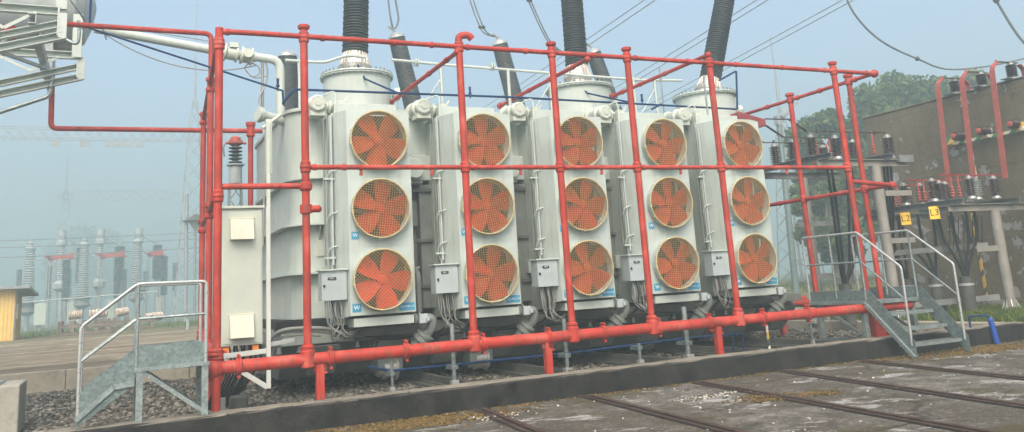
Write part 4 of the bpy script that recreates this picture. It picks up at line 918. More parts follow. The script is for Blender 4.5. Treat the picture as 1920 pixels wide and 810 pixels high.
# ------------------------------------------------------------------ conservator on its frame
cf = thing('conservator', 'large grey oil conservator drum raised on a steel truss frame at top left', 'oil tank', (-4, 3.2, .1))
MB().lathe((-9, 5.3, 7.42), (-1.72, 5.3, 7.42), [(0, .1), (.02, .6), (.04, .86), (.93, .86), (.955, .82), (.975, .68), (.99, .42), (1, .05)], 36).build('drum', 'mid2', cf)
mb = MB().lathe((-2.36, 5.3, 7.42), (-2.30, 5.3, 7.42), [(0, .86), (.1, .88), (.9, .88), (1, .86)], 36); mb.build('drum_flange', 'mid2', cf)
for (y, zt) in ((2.0, 6.28), (4.3, 6.22)):
    xr = -2.15 if y < 3 else -1.96; mb = MB()
    mb.channel((-8.5, y, zt), (xr, y, zt - .02), .09, .13, .012, -1)
    mb.channel((-8.5, y, zt - 2.2), (xr + .02, y, zt - .22), .09, .11, .012, -1)
    mb.channel((-8.5, y, zt - 2.35), (xr + .08, y, zt - .40), .09, .12, .012, -1)
    mb.beam((xr, y, zt + .06), (xr, y, zt - .42), .03, .10, (0, 1, 0)); mb.channel((xr + .06, y, zt - .05), (xr + .06, y, zt - .45), .10, .09, .012)
    for k in range(5):
        x0 = xr - .30 - k * 1.0; mb.beam((x0, y - .03, zt - .06), (x0 - .42, y - .03, zt - .34 - k * .15), .012, .05); mb.beam((x0 - .42, y - .035, zt - .34 - k * .15), (x0 - 1.0, y - .035, zt - .06), .012, .05)
    mb.build('truss', 'grey', cf)
mb = MB()
for x in (-2.5, -4.5): mb.channel((x, 1.9, 6.1), (x, 6.6, 6.1), .1, .16, .012); mb.box(x - .1, x + .1, 4.9, 5.7, 6.1, 6.62)
mb.beam((-2.7, 2.1, 5.9), (-3.6, 4.2, 5.9), .06, .05).beam((-3.6, 2.1, 5.85), (-2.4, 4.2, 5.9), .06, .05); mb.build('cross_member', 'mid2', cf)
MB().channel((-2.12, 2.02, 6.9), (-2.12, 2.02, 6.3), .14, .10).build('end_bracket', 'grey', cf); MB().channel((-1.98, 4.25, 6.95), (-1.98, 4.25, 6.15), .14, .10).build('end_bracket', 'grey', cf)
for x in (-6.5,): 
    for y in (2, 4.3): MB().channel((x, y, .1), (x, y, 4.9), .2, .2, .014).build('leg', 'grey', cf)
MB().channel((-6.5, 6.5, .1), (-6.5, 6.5, 6.0), .2, .2, .014).build('leg', 'grey', cf)
MB().tube(elbow([(-4.5, 4.3, 4.55), (-2.38, 4.3, 5.44), (-2.34, 4.3, 5.80)], .08), .035, 10).build('drain_pipe', 'galv', cf)
mb = MB().tube(smooth_path([(-2.2, 3.1, 6.2), (-1.95, 3.0, 6.05), (-1.9, 3.0, 6.2), (-1.92, 3.0, 6.45)], 5), .028).build('small_pipe', 'galv', cf); mb = MB().tube(smooth_path([(-2.0, 3, 7.2), (-2.1, 2.6, 6.8), (-1.9, 2.7, 6.5), (-1.8, 3, 6.4)], 5), .014)
mb.build('small_pipe', 'galv', cf); mb = MB().tube(smooth_path([(-1.9, 3.6, 6.5), (-1.6, 3.6, 6.55), (-1.5, 3.7, 6.35)], 5), .014).build('small_pipe', 'galv', cf)
MB().cyl((-2.9, 2.9, 6.0), (-2.9, 2.9, 6.25), .1).cyl((-3.0, 2.6, 6.5), (-3.2, 2.6, 6.5), .12).build('drain_valve', 'red', cf)
tag(MB().tube(curve((-1.55, 4, 6.55), (1.08, 4, 6.10), .32), .012, 6).tube(curve((.3, 4.1, 6.55), (-1.5, 4.1, 6.72), -.02), .010, 6).build('slack_cable', 'cable', None, (-1.55, 4, 6.55)), 'thin grey cable sagging from the conservator to the gas relay', 'cable')
ar = thing('surge_arrester', 'black ribbed arrester with red head on a grey cylinder, behind the cream cabinet', 'arrester', (1.2, 8.0, .1))
mb = MB(); 
for a, b in ((-1, -1), (1, -1), (1, 1), (-1, 1)): mb.beam((1.2 + a * .13, 8 + b * .13, .1), (1.2 + a * .13, 8 + b * .13, 4.38), .04, .04)
for k in range(11): mb.beam((1.07, 7.87, .2 + k * .38), (1.33, 7.87, .58 + k * .38), .025, .025).beam((1.33, 7.87, .2 + k * .38), (1.07, 7.87, .58 + k * .38), .025, .025)
mb.build('lattice_support', 'galv', ar)
MB().lathe((1.2, 8, 4.38), (1.2, 8, 4.84), [(0, .15), (.88, .15), (.9, .2), (.97, .2), (1, .1)], 18).build('lower_cylinder', 'porcg', ar)
pr_ = []
for i in range(5): pr_ += [(i / 5, .07), (i / 5 + .06, .155), (i / 5 + .1, .15), (i / 5 + .14, .07)]
MB().lathe((1.2, 8, 4.84), (1.2, 8, 5.26), pr_ + [(1, .07)], 18).build('sheds', 'bush', ar)
MB().lathe((1.2, 8, 5.26), (1.2, 8, 5.48), [(0, .1), (.2, .16), (.5, .16), (.55, .12), (.8, .12), (1, .06)], 16).cyl((.98, 8, 5.32), (1.44, 8, 5.32), .03).build('head', 'red_old', ar)
MB().tube(smooth_path([(.98, 8, 5.32), (.93, 7.95, 5.2), (.95, 7.95, 5.0)], 4), .02).build('lead', 'wire', ar)
# ------------------------------------------------------------------ right side: racks, insulators, busbars
def insulator(x, y, z, h, r, label, group, mat='porc', horiz=False, n=9):
    t = thing('post_insulator', label, 'insulator', (x, y, z), group)
    ax = V((-1, 0, 0)) if horiz else V((0, 0, 1)); p = V((x, y, z))
    MB().lathe(p, p + ax * h * .14, [(0, r * .8), (.3, r * .82), (1, r * .65)], 16).build('base_cap', 'silver', t)
    prof = []
    for i in range(n):
        u = i / n; prof += [(u, r * .5), (u + .3 / n, r), (u + .5 / n, r * .96), (u + .7 / n, r * .5)]
    prof.append((1, r * .5)); MB().lathe(p + ax * h * .16, p + ax * h * .86, prof, 18).build('sheds', mat, t)
    MB().lathe(p + ax * h * .86, p + ax * h, [(0, r * .6), (.6, r * .6), (.7, r * .3), (1, r * .3)], 12).build('top_cap', 'red_old' if horiz else 'silver', t)
    return t
def rack(label, x0, x1, y0, y1, z, cols, low, extra):
    t = thing('busbar_rack', label, 'rack', ((x0 + x1) / 2, (y0 + y1) / 2, .3), None)
    for y, fl in ((y0, -1), (y1, -1)): MB().channel((x0 - .15, y, z - .09), (x1, y, z - .09), .08, .17, .014, fl).build('long_beam', 'rack' if y == y1 else 'column', t)
    for x in (x0, x0 + (x1 - x0) * .72): MB().channel((x, y0 - .25, z + .05), (x, y1 + .15, z + .05), .10, .14, .014).build('cross_beam', 'rack', t)
    for (x, y) in cols:
        c = MB().lathe((x, y, .25), (x, y, z - .18), [(0, .125), (1, .125)], 20).build('column', 'column', t)
        mb = MB().box(x - .26, x + .26, y - .26, y + .26, .26, .30)
        for k in range(8):
            a = PI * k / 4; d = V((math.cos(a), math.sin(a), 0)); q = V((-d.y, d.x, 0)) * .006; b = V((x, y, .3))
            mb.add([b + d * .12 - q, b + d * .26 - q, b + d * .12 - q + V((0, 0, .34)), b + d * .12 + q, b + d * .26 + q, b + d * .12 + q + V((0, 0, .34))], [(0, 1, 2), (5, 4, 3), (0, 3, 4, 1), (1, 4, 5, 2)])
        mb.build('foot', 'silver', c)
    for (a, b, m) in low: MB().channel(a, b, .07, .13, .012).build('lower_beam', m, t)
    return t
r1 = rack('steel insulator rack on two pipe columns just right of the pipe cage', 14.05, 16.85, 3.0, 5.2, 4.2, ((15.72, 3.0), (15.4, 5.15)),
          [((14.1, 4.2, 2.75), (15.6, 4.2, 2.75), 'rack'), ((15.9, 3.0, 3.35), (16.8, 3.0, 3.35), 'column'), ((14.6, 4.6, 1.45), (15.9, 4.6, 1.45), 'rack'), ((15.9, 3.2, 2.2), (16.9, 3.2, 2.2), 'column')], None)
MB().box(16.5, 17.0, 2.9, 3.0, 4.12, 4.3).build('end_plate', 'rack', r1)
i1 = [(14.2, 4.75, 'far left insulator on the front rack, nearest the cooling units'), (14.2, 4.1, 'insulator on the left beam of the front rack, hidden partly by the red side post'), (14.2, 3.45, 'near left insulator on the front rack, between two red posts'),
      (15.05, 3.5, 'brownish-grey insulator in the middle of the front rack'), (15.9, 4.8, 'small far insulator on the front rack behind the red corner posts'), (16.15, 4.0, 'insulator between the red corner posts and the wall, second row of the front rack'), (16.35, 3.05, 'rightmost insulator of the front rack, standing clear of the posts')]
for (x, y, l) in i1: insulator(x, y, 4.27 if y > 3.3 else 4.22, .62, .14 if y > 3.3 else .15, l, 'insulators on the front rack')
for k, (y, l) in enumerate(((3.2, 'near'), (4.0, 'middle'), (4.75, 'far'))):
    z = 4.91; t = thing('busbar', 'dark flat busbar over the front rack, %s one of three' % l, 'busbar', (14, y, z), 'busbars over the front rack')
    MB().beam((13.85, y, z), (16.45 - .25 * k, y, z), .06, .018).beam((13.35, y, z + .28), (13.85, y, z), .07, .02).beam((12.6, y, z + .27), (13.37, y, z + .28), .07, .02).build('bar', 'porc', t)
    for x in (14.2, 16.1): MB().cyl((x, y, z - .04), (x, y, z + .06), .03, n=8).build('clamp', 'dark', t)
    for x in ((14.9, 15.35) if k == 1 else (15.5, 16.0)):
        MB().tube([(x, y, z - .02), (x, y, z - .38)], .02).lathe((x, y, z - .55), (x, y, z - .3), [(0, .03), (.15, .05), (.25, .03), (.4, .05), (.5, .03), (.65, .05), (.75, .03), (.9, .05), (1, .03)], 10).build('surge_limiter', 'red_old', t)
lb = thing('busbar_boots', 'dark red insulating boots on the low voltage terminals at the right end', 'busbar cover', (12.3, 4.0, 4.9))
for k, y in enumerate((3.2, 4.0, 4.75)):
    MB().add([(11.7, y - .2, 5.30), (11.7, y + .25, 5.30), (12.55, y + .1, 5.16), (12.55, y - .1, 5.16), (11.7, y - .2, 4.75), (11.7, y + .25, 4.75), (12.55, y + .1, 5.0), (12.55, y - .1, 5.0)],
             [(0, 3, 2, 1), (4, 5, 6, 7), (0, 4, 7, 3), (1, 2, 6, 5), (2, 3, 7, 6), (0, 1, 5, 4)]).build('boot', 'boot', lb, bev=.03)
r2 = rack('steel rack with yellow L1 L2 L3 plates in front of the concrete wall', 17.0, 19.85, 2.0, 4.6, 2.95, ((18.4, 2.0), ), [((16.4, 4.0, 1.9), (18.3, 2.25, 1.95), 'rack'), ((17.5, 2.0, 1.86), (18.3, 2.0, 1.86), 'column'), ((16.2, 3.3, .62), (18.3, 2.2, .70), 'rack')], None)
i2 = [(17.0, 4.2, 'insulator behind the grey column on the wall rack, beside the L1 plate'), (18.0, 4.1, 'farthest small insulator on the wall rack, above the L1 plate'), (18.2, 3.1, 'half hidden insulator on the wall rack behind the one above L3'), (17.0, 3.35, 'insulator directly above the yellow L2 plate'), (17.0, 2.5, 'insulator directly above the yellow L3 plate'),
      (17.65, 3.4, 'small insulator in the middle of the wall rack, behind the red limiters'), (17.75, 2.9, 'darker insulator in the middle of the wall rack'), (17.75, 2.05, 'large insulator on the wall rack below the middle pink busbar'), (18.3, 2.3, 'greyer insulator on the wall rack, second from the right'), (18.72, 2.1, 'rightmost insulator of the wall rack below the right pink busbar')]
for (x, y, l) in i2: insulator(x, y, 3.07, .58, .135, l, 'insulators on the wall rack', 'porcg' if 'greyer' in l else 'porc')
for k, (y, xe, l) in enumerate(((2.2, 19.25, 'near'), (3.1, 19.1, 'middle'), (4.1, 18.6, 'far'))):
    z = 3.68; t = thing('busbar', 'brown flat busbar over the wall rack, %s one of three' % l, 'busbar', (17, y, z), 'busbars over the wall rack')
    MB().beam((16.9, y, z), (xe, y, z), .06, .035).build('bar', 'boot', t)
    for x in (17.22, 17.42, 17.62, 17.9) if k else (17.3, 17.55, 17.95): MB().tube([(x, y, z), (x, y, z - .35)], .022).lathe((x, y, z - .55), (x, y, z - .28), [(0, .03), (.15, .055), (.25, .03), (.4, .055), (.5, .03), (.65, .055), (.75, .03), (.9, .055), (1, .03)], 10).build('surge_limiter', 'red_old', t)
for s, y, zz in (('L1', 4.02, 2.71), ('L2', 3.35, 2.74), ('L3', 2.48, 2.80)):
    p = MB().box(-.115, .115, -.006, .006, -.155, .155).build('phase_plate', 'yel', None, (0, 0, 0), .004)
    for v in p.data.vertices: pass
    p.location = (16.90, y, zz); p.rotation_euler.z = -.75; W[p.name] = V((16.90, y, zz)); tag(p, 'yellow plate with black letters %s hanging from the wall rack' % s, 'sign', 'phase plates')
    tt = text(s, .22, 'blk', p, W[p.name] + V((0, -.0085, 0)))
# cables down to ducts
def cable_set(label, dx, dy, tops, r=.035):
    t = thing('cable_group', label, 'cables', (dx, dy, .3), 'black power cables dropping into ducts')
    MB().lathe((dx, dy, .28), (dx, dy, 1.24), [(0, .155), (1, .15)], 18).build('duct', 'dark', t)
    MB().lathe((dx, dy, 1.02), (dx, dy, 1.08), [(0, .156), (.1, .17), (.9, .17), (1, .156)], 18).build('duct_clamp', 'silver', t)
    for k, (x, y, z) in enumerate(tops):
        a = (k - 1) * .05; MB().tube(smooth_path([(x, y, z), (x + (dx - x) * .12, y + (dy - y) * .1, z - .7), (dx + (x - dx) * .35 + a, dy + (y - dy) * .35, 1.75), (dx + a, dy, 1.30), (dx + a, dy, .9)], 6), r, 8).build('power_cable', 'cabled', t)
cable_set('black cables behind the red corner posts dropping from the front rack', 15.0, 3.8, [(14.55, 3.4, 4.1), (14.9, 3.6, 4.1), (15.5, 3.7, 4.1), (15.9, 3.9, 4.1)])
cable_set('black cables fanning out below the L1 and L2 plates', 17.3, 3.95, [(16.9, 4.1, 2.85), (17.1, 4.3, 2.85), (17.6, 4.2, 2.85)])
cable_set('black cables fanning out below the L3 plate', 17.3, 3.1, [(17.0, 3.6, 2.85), (17.4, 3.4, 2.85), (17.7, 3.2, 2.85)])
cable_set('black cables at the right, nearest the flared grey column', 17.3, 2.25, [(17.15, 2.6, 2.9), (17.5, 2.5, 2.85), (17.9, 2.4, 2.85), (17.95, 2.2, 2.85)])
t = thing('cable_group', 'long black cables hanging beside the grey column at the wall edge', 'cables', (16.5, 3.5, 1.2), 'black power cables dropping into ducts')
for k in range(3): MB().tube(smooth_path([(16.25 + k * .12, 3.2, 4.05), (16.3 + k * .1, 3.3, 3.2), (16.5 + k * .08, 3.6, 2.2), (17.2, 3.9, 1.3)], 6), .032, 8).build('power_cable', 'cabled', t)
for k in range(8):
    x = 17.1 + k * .17; MB().tube(curve((x, 2.7 + .1 * (k % 3), 2.75), (x + .18, 2.4, 2.7), .95, 10), .010, 5).build('earth_lead', 'cabled', t)
# wall
wl = thing('concrete_wall', 'tall stained concrete fire wall with flaking grey patches at the right', 'wall', (20.2, 2, .2))
MB().box(19.92, 20.22, -9, 6.95, .2, 6.12).build('wall_panel', 'wall', wl, bev=.03)
MB().box(19.89, 20.25, -9, 6.98, 6.123, 6.17).build('coping', 'wall', wl, bev=.02)
mb = MB().box(19.78, 19.915, -9, 6.9, .2, .55); mb.build('plinth', 'wall', wl, bev=.02)
for k, (y, yi, l) in enumerate(((3.68, 3.72, 'left'), (2.92, 2.88, 'middle'), (2.02, 2.0, 'right'))):
    zt = (6.62, 6.60, 6.64)[k]
    t = thing('wall_busbar', 'pink painted flat busbar climbing the wall, %s one of three' % l, 'busbar', (19.35, y, 3.55), 'pink busbars on the concrete wall')
    yb_ = y + .2; pth = [(19.35, yb_, 3.6), (19.35, y + .02, zt - .26), (19.38, y + .01, zt - .16), (19.52, y, zt - .03), (19.60, y, zt), (20.36, y, zt), (20.44, y, zt - .03), (20.58, y, zt - .16), (20.60, y, zt - .3), (20.60, y, 3.6)]
    for q, (a, b) in enumerate(zip(pth, pth[1:])):
        if q in (1, 2, 3, 6, 7): MB().beam(a, b, .13, .018, (1, 0, .3)).build('bar_bend', 'red_old', t)
        elif q == 4: MB().beam(a, b, .10, .022).build('bar_top', 'porc', t)
        elif q in (0, 8): MB().beam(a, b, .15, .018, (1, 0, 0)).build('bar', 'red_old', t)
    insulator(20.07, yi, 6.18, (.44, .42, .46)[k], .14, 'brown insulator standing on top of the wall, %s one of three' % l, 'insulators on top of the wall')
    insulator(19.90, y - .12, 4.95 + .0 * k, .5, .12, 'brown insulator lying sideways between wall and pink busbar, %s one of three' % l, 'sideways insulators on the wall', 'porc', True)
    tag(MB().box(19.72, 20.3, yi - .12, yi + .12, 6.172, 6.195).build('insulator_bracket', 'rack', None, (20, yi, 6.19), .004), 'dark bracket under the %s insulator on top of the wall' % l, 'bracket')
tag(MB().box(19.89, 19.915, 3.40, 3.47, 3.62, 6.1).build('marking_strip', 'gwy', None, (19.9, 3.4, 3.6)), 'vertical green, white and yellow striped strip on the wall', 'marking strip')
tag(MB().box(19.80, 19.84, 1.75, 4.0, 4.76, 4.84).box(19.72, 19.84, 3.85, 4.0, 4.78, 4.98).box(19.72, 19.84, 1.75, 1.9, 4.78, 4.98).box(19.72, 19.84, 2.75, 2.9, 4.78, 4.98).build('marking_strip', 'gwy', None, (19.85, 2, 4.8)), 'horizontal green, white and yellow striped bar under the sideways insulators', 'marking strip')
tag(MB().box(19.89, 19.915, 3.70, 3.78, .6, 2.85).build('marking_strip', 'yb', None, (19.9, 3.7, .6)), 'vertical yellow and black dashed strip low on the wall', 'marking strip')
tag(MB().tube(elbow([(14.0, -.25, .02), (14.0, -.25, .55), (14.25, -.45, .55), (14.3, -.5, .45)], .05), .02).build('pipe_arm', 'blue', None, (14, -.3, .3)), 'dark blue bent pipe behind the blue standpipe on the kerb', 'pipe')
tag(MB().cyl((14.35, -.50, .0), (14.30, -.48, .46), .052, n=18).sphere((14.30, -.48, .46), .052).build('standpipe', 'blue2', None, (14.35, -.5, 0)), 'short bright blue standpipe at the right end of the kerb', 'pipe')
# ------------------------------------------------------------------ overhead conductors
def wires(name, label, prs, r, mat='wirel', sag=.4, clamps=()):
    t = thing(name, label, 'cable', prs[0][0], 'overhead conductors')
    for (a, b) in prs: MB().tube(curve(a, b, sag, 16), r, 6).build('strand', mat, t)
    return t
for k, (a, b, l) in enumerate((((20.3, 40, 13.2), (13.6, 6, 10.4), 'left pair of thin conductors rising behind the central bushing'), ((24.6, 40, 11.7), (17.6, 6, 10.6), 'middle pair of thin conductors crossing behind the red top pipe'), ((28.4, 40, 11.6), (21.4, 6, 10.9), 'right pair of thin conductors rising right of the leaning bushing'))):
    a, b = V(a), V(b); wires('twin_conductor', l, [(a, b), (a + V((.2, 0, -.25)), b + V((.2, 0, -.10)))], .022, 'wirel', .1)
def cw(pts, r, label, mat='wire', clamp=None):
    t = thing('drop_conductor', label, 'cable', pts[0], 'drop conductors'); MB().tube(smooth_path(pts, 6), r, 8).build('strand', mat, t)
    if clamp is not None: p = V(pts[clamp]); MB().sphere(p, r * 2.4).build('clamp', 'dark', t)
    return t
cw([(21.0, 8, 11.2), (21.4, 8, 10.1), (22.45, 8, 9.19), (24.13, 8, 8.62), (25.95, 8, 8.32), (29.9, 8, 8.95), (33, 8, 10)], .035, 'thick conductor sagging across the sky above the wall', 'wire', 3)
cw([(28.7, 8, 11.9), (28.96, 8, 11.2), (30.1, 8, 9.6), (32, 8, 8.6)], .05, 'short conductor entering at the top right corner', 'wire', 1)
t = cw([(4.15, 5.5, 8.9), (4.2, 5.5, 8.2), (4.22, 5.45, 7.78), (4.30, 5.5, 7.52), (4.42, 5.5, 7.75), (4.37, 5.5, 8.2), (4.3, 5.5, 8.9)], .022, 'looped twin conductor dropping to the left slanting bushing')
for dx in (0, .09): cw([(6.1 + dx, 5.5, 8.9), (6.22 + dx, 5.5, 8.3), (6.42 + dx, 5.5, 7.72), (6.58 + dx, 5.5, 7.55), (6.9, 5.5, 7.50)], .018, 'twin conductor curving down to the middle slanting bushing, %s strand' % ('left' if dx == 0 else 'right'), 'wire', 2)
for dx in (0, .07): cw([(7.6 + dx, 5.5, 8.9), (7.74 + dx, 5.5, 8.5), (8.23 + dx, 5.5, 7.45), (8.8 + dx, 5.5, 7.2), (9.35, 5.5, 7.5)], .018, 'conductor curving down left of the central tall bushing, %s strand' % ('left' if dx == 0 else 'right'), 'wire', 1)
# ------------------------------------------------------------------ lattice towers, gantries, lamps
def lattice(name, label, x, y, h1, w, htop, rr=.06, sp=True, wt=.35):
    z0 = gz(x, y) - .05; t = thing(name, label, 'mast', (x, y, z0), 'lattice masts in the fog'); mb = MB(); n = 11; rr *= .8
    lv = [(z0 + (h1 - z0) * (1 - (1 - i / n) ** 1.25), w * (1 - i / n) + wt * (i / n)) for i in range(n + 1)]
    cs = lambda z, s: [V((x + a * s / 2, y + b * s / 2, z)) for a, b in ((-1, -1), (1, -1), (1, 1), (-1, 1))]
    for (za, sa), (zb, sb) in zip(lv, lv[1:]):
        A, B = cs(za, sa), cs(zb, sb)
        for k in range(4):
            mb.beam(A[k], B[k], rr * 2, rr * 2); mb.beam(A[k], B[(k + 1) % 4], rr, rr); mb.beam(A[(k + 1) % 4], B[k], rr, rr)
    mb.build('lattice_body', 'lat', t)
    if sp: MB().cyl((x, y, h1), (x, y, htop), wt * .35, .02, 6).build('spire', 'lat', t)
    return t
lattice('lattice_mast', 'tall grey lattice mast left of the red pipe posts, fading upward', 5.1, 70, 20.5, 2.9, 31.5, .055)
lattice('lattice_mast', 'faint distant lattice mast at far left', -7.1, 110, 17.5, 2.6, 23.6, .06)
lattice('lattice_mast', 'lattice mast behind the right lamp and insulator rack', 40.2, 32.3, 12.0, 2.1, 17.8, .035)
def gantry(label, x0, x1, y, z, h, boxes):
    t = thing('gantry_beam', label, 'gantry', (x0, y, z), 'gantry beams in the fog'); mb = MB(); n = int((x1 - x0) / h / .9); rr = .034
    for s in (-h / 2, h / 2):
        pts = [[V((x0 + (x1 - x0) * i / n, y + s, z + q * (h / 2) * min(1, 4 * min(i / n, 1 - i / n) + .35))) for i in range(n + 1)] for q in (-1, 1)]
        for P_ in pts:
            for a, b in zip(P_, P_[1:]): mb.beam(a, b, rr * 1.6, rr * 1.6)
        for i in range(n): mb.beam(pts[i % 2][i], pts[(i + 1) % 2][i + 1], rr, rr); mb.beam(pts[(i + 1) % 2][i], pts[i % 2][i + 1], rr, rr)
    mb.build('truss', 'lat', t)
    for (x, w_) in boxes: MB().box(x - w_ / 2, x + w_ / 2, y - .6, y - .55, z - h / 2 - .75, z - h / 2 - .25).build('hanging_plate', 'lat', t)
    return t
gantry('long lattice gantry beam crossing the sky behind the left red pipe', -24, 11.5, 70, 17.2, .95, ((-6.2, .8), (-3.9, .8), (-1.2, 2.2), (.5, .6)))
gantry('fainter lower gantry beam between the two left masts', -8, 6.5, 110, 16.7, 1.2, ())
for x, y, zb in ((-24, 70, 17), (11.5, 70, 17)): pass
lattice('lattice_mast', 'lattice leg carrying the right end of the long gantry behind the transformer', 11.5, 70, 17.2, 2.2, 18, .05, False)
l1 = thing('street_lamp', 'park style lamp with a hooded lantern behind the left red posts', 'lamp', (2.9, 40, gz(2.9, 40)))
MB().tube([(2.93, 40, 1.0), (2.9, 40, 5.9)], .07).build('pole', 'galv', l1)
MB().lathe((2.9, 40, 5.9), (2.9, 40, 6.55), [(0, .06), (.3, .12), (.9, .34), (1, .36)], 14).build('lantern', 'porcg', l1)
MB().lathe((2.9, 40, 6.55), (2.9, 40, 6.95), [(0, .72), (.15, .66), (.7, .25), (1, .1)], 16).build('hood', 'dark', l1)
tag(MB().tube([(2.45, 40, 1.0), (2.42, 40, 8.1)], .10).build('steel_pole', 'lat', None, (2.45, 40, 1)), 'plain grey pole standing beside the hooded lamp at left', 'pole')
l2 = thing('street_lamp', 'grey flood lamp with a tilted head right of the last fans', 'lamp', (21.75, 13, .6))
MB().cyl((21.85, 13, .4), (22.1, 13, 7.25), .13, .10, 14).build('pole', 'galv2', l2)
MB().box(21.95, 22.2, 12.9, 13.1, 7.2, 7.55).build('bracket', 'lat', l2)
MB().beam((22.15, 13, 7.5), (22.95, 12.9, 8.05), .42, .09).beam((22.1, 13, 7.35), (22.6, 13, 7.7), .08, .08).build('lamp_head', 'lat', l2)
# ------------------------------------------------------------------ switchgear in the fog at the left
def lab3(s): return [s % q for q in ('leftmost', 'middle', 'rightmost')]
def ridged(p0, p1, r, n, r2=None):
    prof = []; r2 = r2 or r
    for i in range(n):
        u = i / n; q = r + (r2 - r) * u; prof += [(u, q * .72), (u + .4 / n, q), (u + .6 / n, q)]
    return MB().lathe(p0, p1, prof + [(1, r2 * .7)], 16)
for k, l in enumerate(lab3('%s of the three pale ribbed instrument transformers in the fog')):
    x = (-8.36, -3.88, .76)[k]; y = 79.3; g = gz(x, y); GROW = (V((x, y, 1.65)), 1.6); g0 = g; z0 = (2.55, 2.75, 2.95)[k]; zt = (5.55, 5.65, 5.75)[k]  # fog switchgear: positions and sizes scaled up about the camera, typed as numbers
    t = thing('instrument_transformer', l, 'transformer', (x, y, g), 'instrument transformers in the fog')
    MB().cyl((x, y, g), (x, y, z0 - .5), .13).cyl((x + .5, y, g), (x + .5, y, z0 - .5), .07).build('support', 'lat', t)
    MB().lathe((x, y, z0 - .7), (x, y, z0), [(0, .2), (.3, .45), (.7, .35), (.75, .42), (.9, .42), (1, .6), (1.01, .3)], 16).build('base_tank', 'rack', t)
    ridged((x, y, z0), (x, y, zt), .36, 22, .24).build('insulator', 'porcg', t)
    MB().lathe((x, y, zt), (x, y, zt + .6), [(0, .26), (.2, .3), (.5, .16), (.7, .2), (.8, .05), (1, .04)], 14).tube([(x, y, zt + .4), (x + .35, y, zt - .5), (x + .6, y, zt - .6)], .04).build('head', 'porcg', t)
for k, l in enumerate(lab3('%s red disconnector arm on dark insulator columns in the fog')):
    x = (-7.4, -2.92, 1.32)[k]; y = 80.9; g = gz(x, y); GROW = (V((x, y, 1.65)), 1.6); t = thing('disconnector', l, 'disconnector', (x, y, g), 'red disconnectors in the fog'); L = 1.35 if k < 2 else .9
    mb = MB().beam((x + .25, y, 5.12), (x + .25 + L, y, 5.22), .2, .26).beam((x + .1, y, 5.3), (x + .5, y, 4.95), .2, .16).beam((x + L, y, 5.35), (x + L + .4, y, 5.35), .1, .08).beam((x + L, y, 5.05), (x + L + .4, y, 5.05), .1, .08); mb.build('red_arm', 'red', t)
    MB().cyl((x + .25, y, 2.4), (x + .25, y, 5.0), .035).cyl((x + .38, y, 2.4), (x + .38, y, 5.0), .035).build('drive_rod', 'silver', t)
    ridged((x + 1.25, y + .3, 2.6), (x + 1.25, y + .3, 5.0), .22, 18).build('insulator_column', 'bush', t)
    MB().cyl((x + 1.25, y + .3, g), (x + 1.25, y + .3, 2.6), .12).build('support', 'lat', t)
for k, l in enumerate(lab3('%s grey breaker pole with a square head behind the red arms')):
    x = (-6.12, -2.6, 1.0)[k]; y = 85.7; g = gz(x, y); GROW = (V((x, y, 1.65)), 1.6); t = thing('breaker_pole', l, 'circuit breaker', (x, y, g), 'breaker poles in the fog')
    MB().cyl((x - .15, y, g), (x - .15, y, 3.4), .06).cyl((x + .15, y, g), (x + .15, y, 3.4), .06).build('support', 'lat', t)
    MB().lathe((x, y, 3.2), (x, y, 3.9), [(0, .15), (.3, .4), (.7, .4), (1, .2)], 12).build('drive_housing', 'porcg', t)
    ridged((x, y, 3.9), (x, y, 6.0), .2, 16).build('insulator', 'porcg', t)
    MB().lathe((x, y, 6.0), (x, y, 7.0), [(0, .2), (.1, .32), (.35, .32), (.4, .22), (.6, .22), (.62, .26), (1, .26)], 12).build('head', 'porcg', t)
    ridged((x + 1.15, y, 3.7), (x + 1.15, y, 5.9), .32, 20).build('grading_column', 'bush', t)
    MB().cyl((x + 1.15, y, g), (x + 1.15, y, 3.7), .16).build('support', 'lat', t); MB().tube([(x + .1, y, 6.6), (x + .6, y, 6.3), (x + 1.15, y, 5.95)], .05).build('link', 'lat', t)
for k, l in enumerate(('behind the yellow shed', 'left of the stair rail', 'above the stacked timber', 'nearest the red posts', 'behind the first breaker')):
    x = (-7.2, -4.4, -1.3, 3.2, -5.6)[k]; y = 78 + 2 * k; g = gz(x, y); GROW = (V((x, y, 1.65)), 1.6); t = thing('control_box', 'pale control box on a post in the fog, %s' % l, 'cabinet', (x, y, g), 'control boxes in the fog')
    MB().box(x - .3, x + .3, y - .2, y + .2, g + .7, g + 1.9).build('case', 'grey2', t, bev=.02); MB().cyl((x, y, g), (x, y, g + .7), .07).build('leg', 'lat', t)
for k in range(9):
    x = -17 + k * 2.8 + random.uniform(-.5, .5); y = 97 + random.uniform(0, 9); g = gz(x, y); GROW = (V((x, y, 1.65)), 1.6)
    t = thing('support_column', 'dim insulator column %s in the foggy switchyard' % ('far left', 'beyond the shed roof', 'left of the first red arm', 'between the first two red arms', 'right of the second breaker', 'in the gap before the third arm', 'right of the third red arm', 'beyond the stair handrail', 'just left of the tall mast')[k], 'insulator', (x, y, g), 'far insulator columns in the fog')
    MB().cyl((x, y, g), (x, y, 3.0), .14).build('support', 'lat', t); ridged((x, y, 3.0), (x, y, 4.6 + random.random()), .2, 12).build('insulator', 'bush', t)
GROW = None
for k, (z, l) in enumerate(((7.6, 'upper'), (7.1, 'middle'), (6.4, 'lower'))):
    tag(MB().tube(curve((-30, 60, z), (14, 60, z + .2), .35), .03, 5).build('busbar_wire', 'wire', None, (-30, 60, z)), '%s of the dim horizontal wires strung across the foggy switchyard' % l, 'cable')
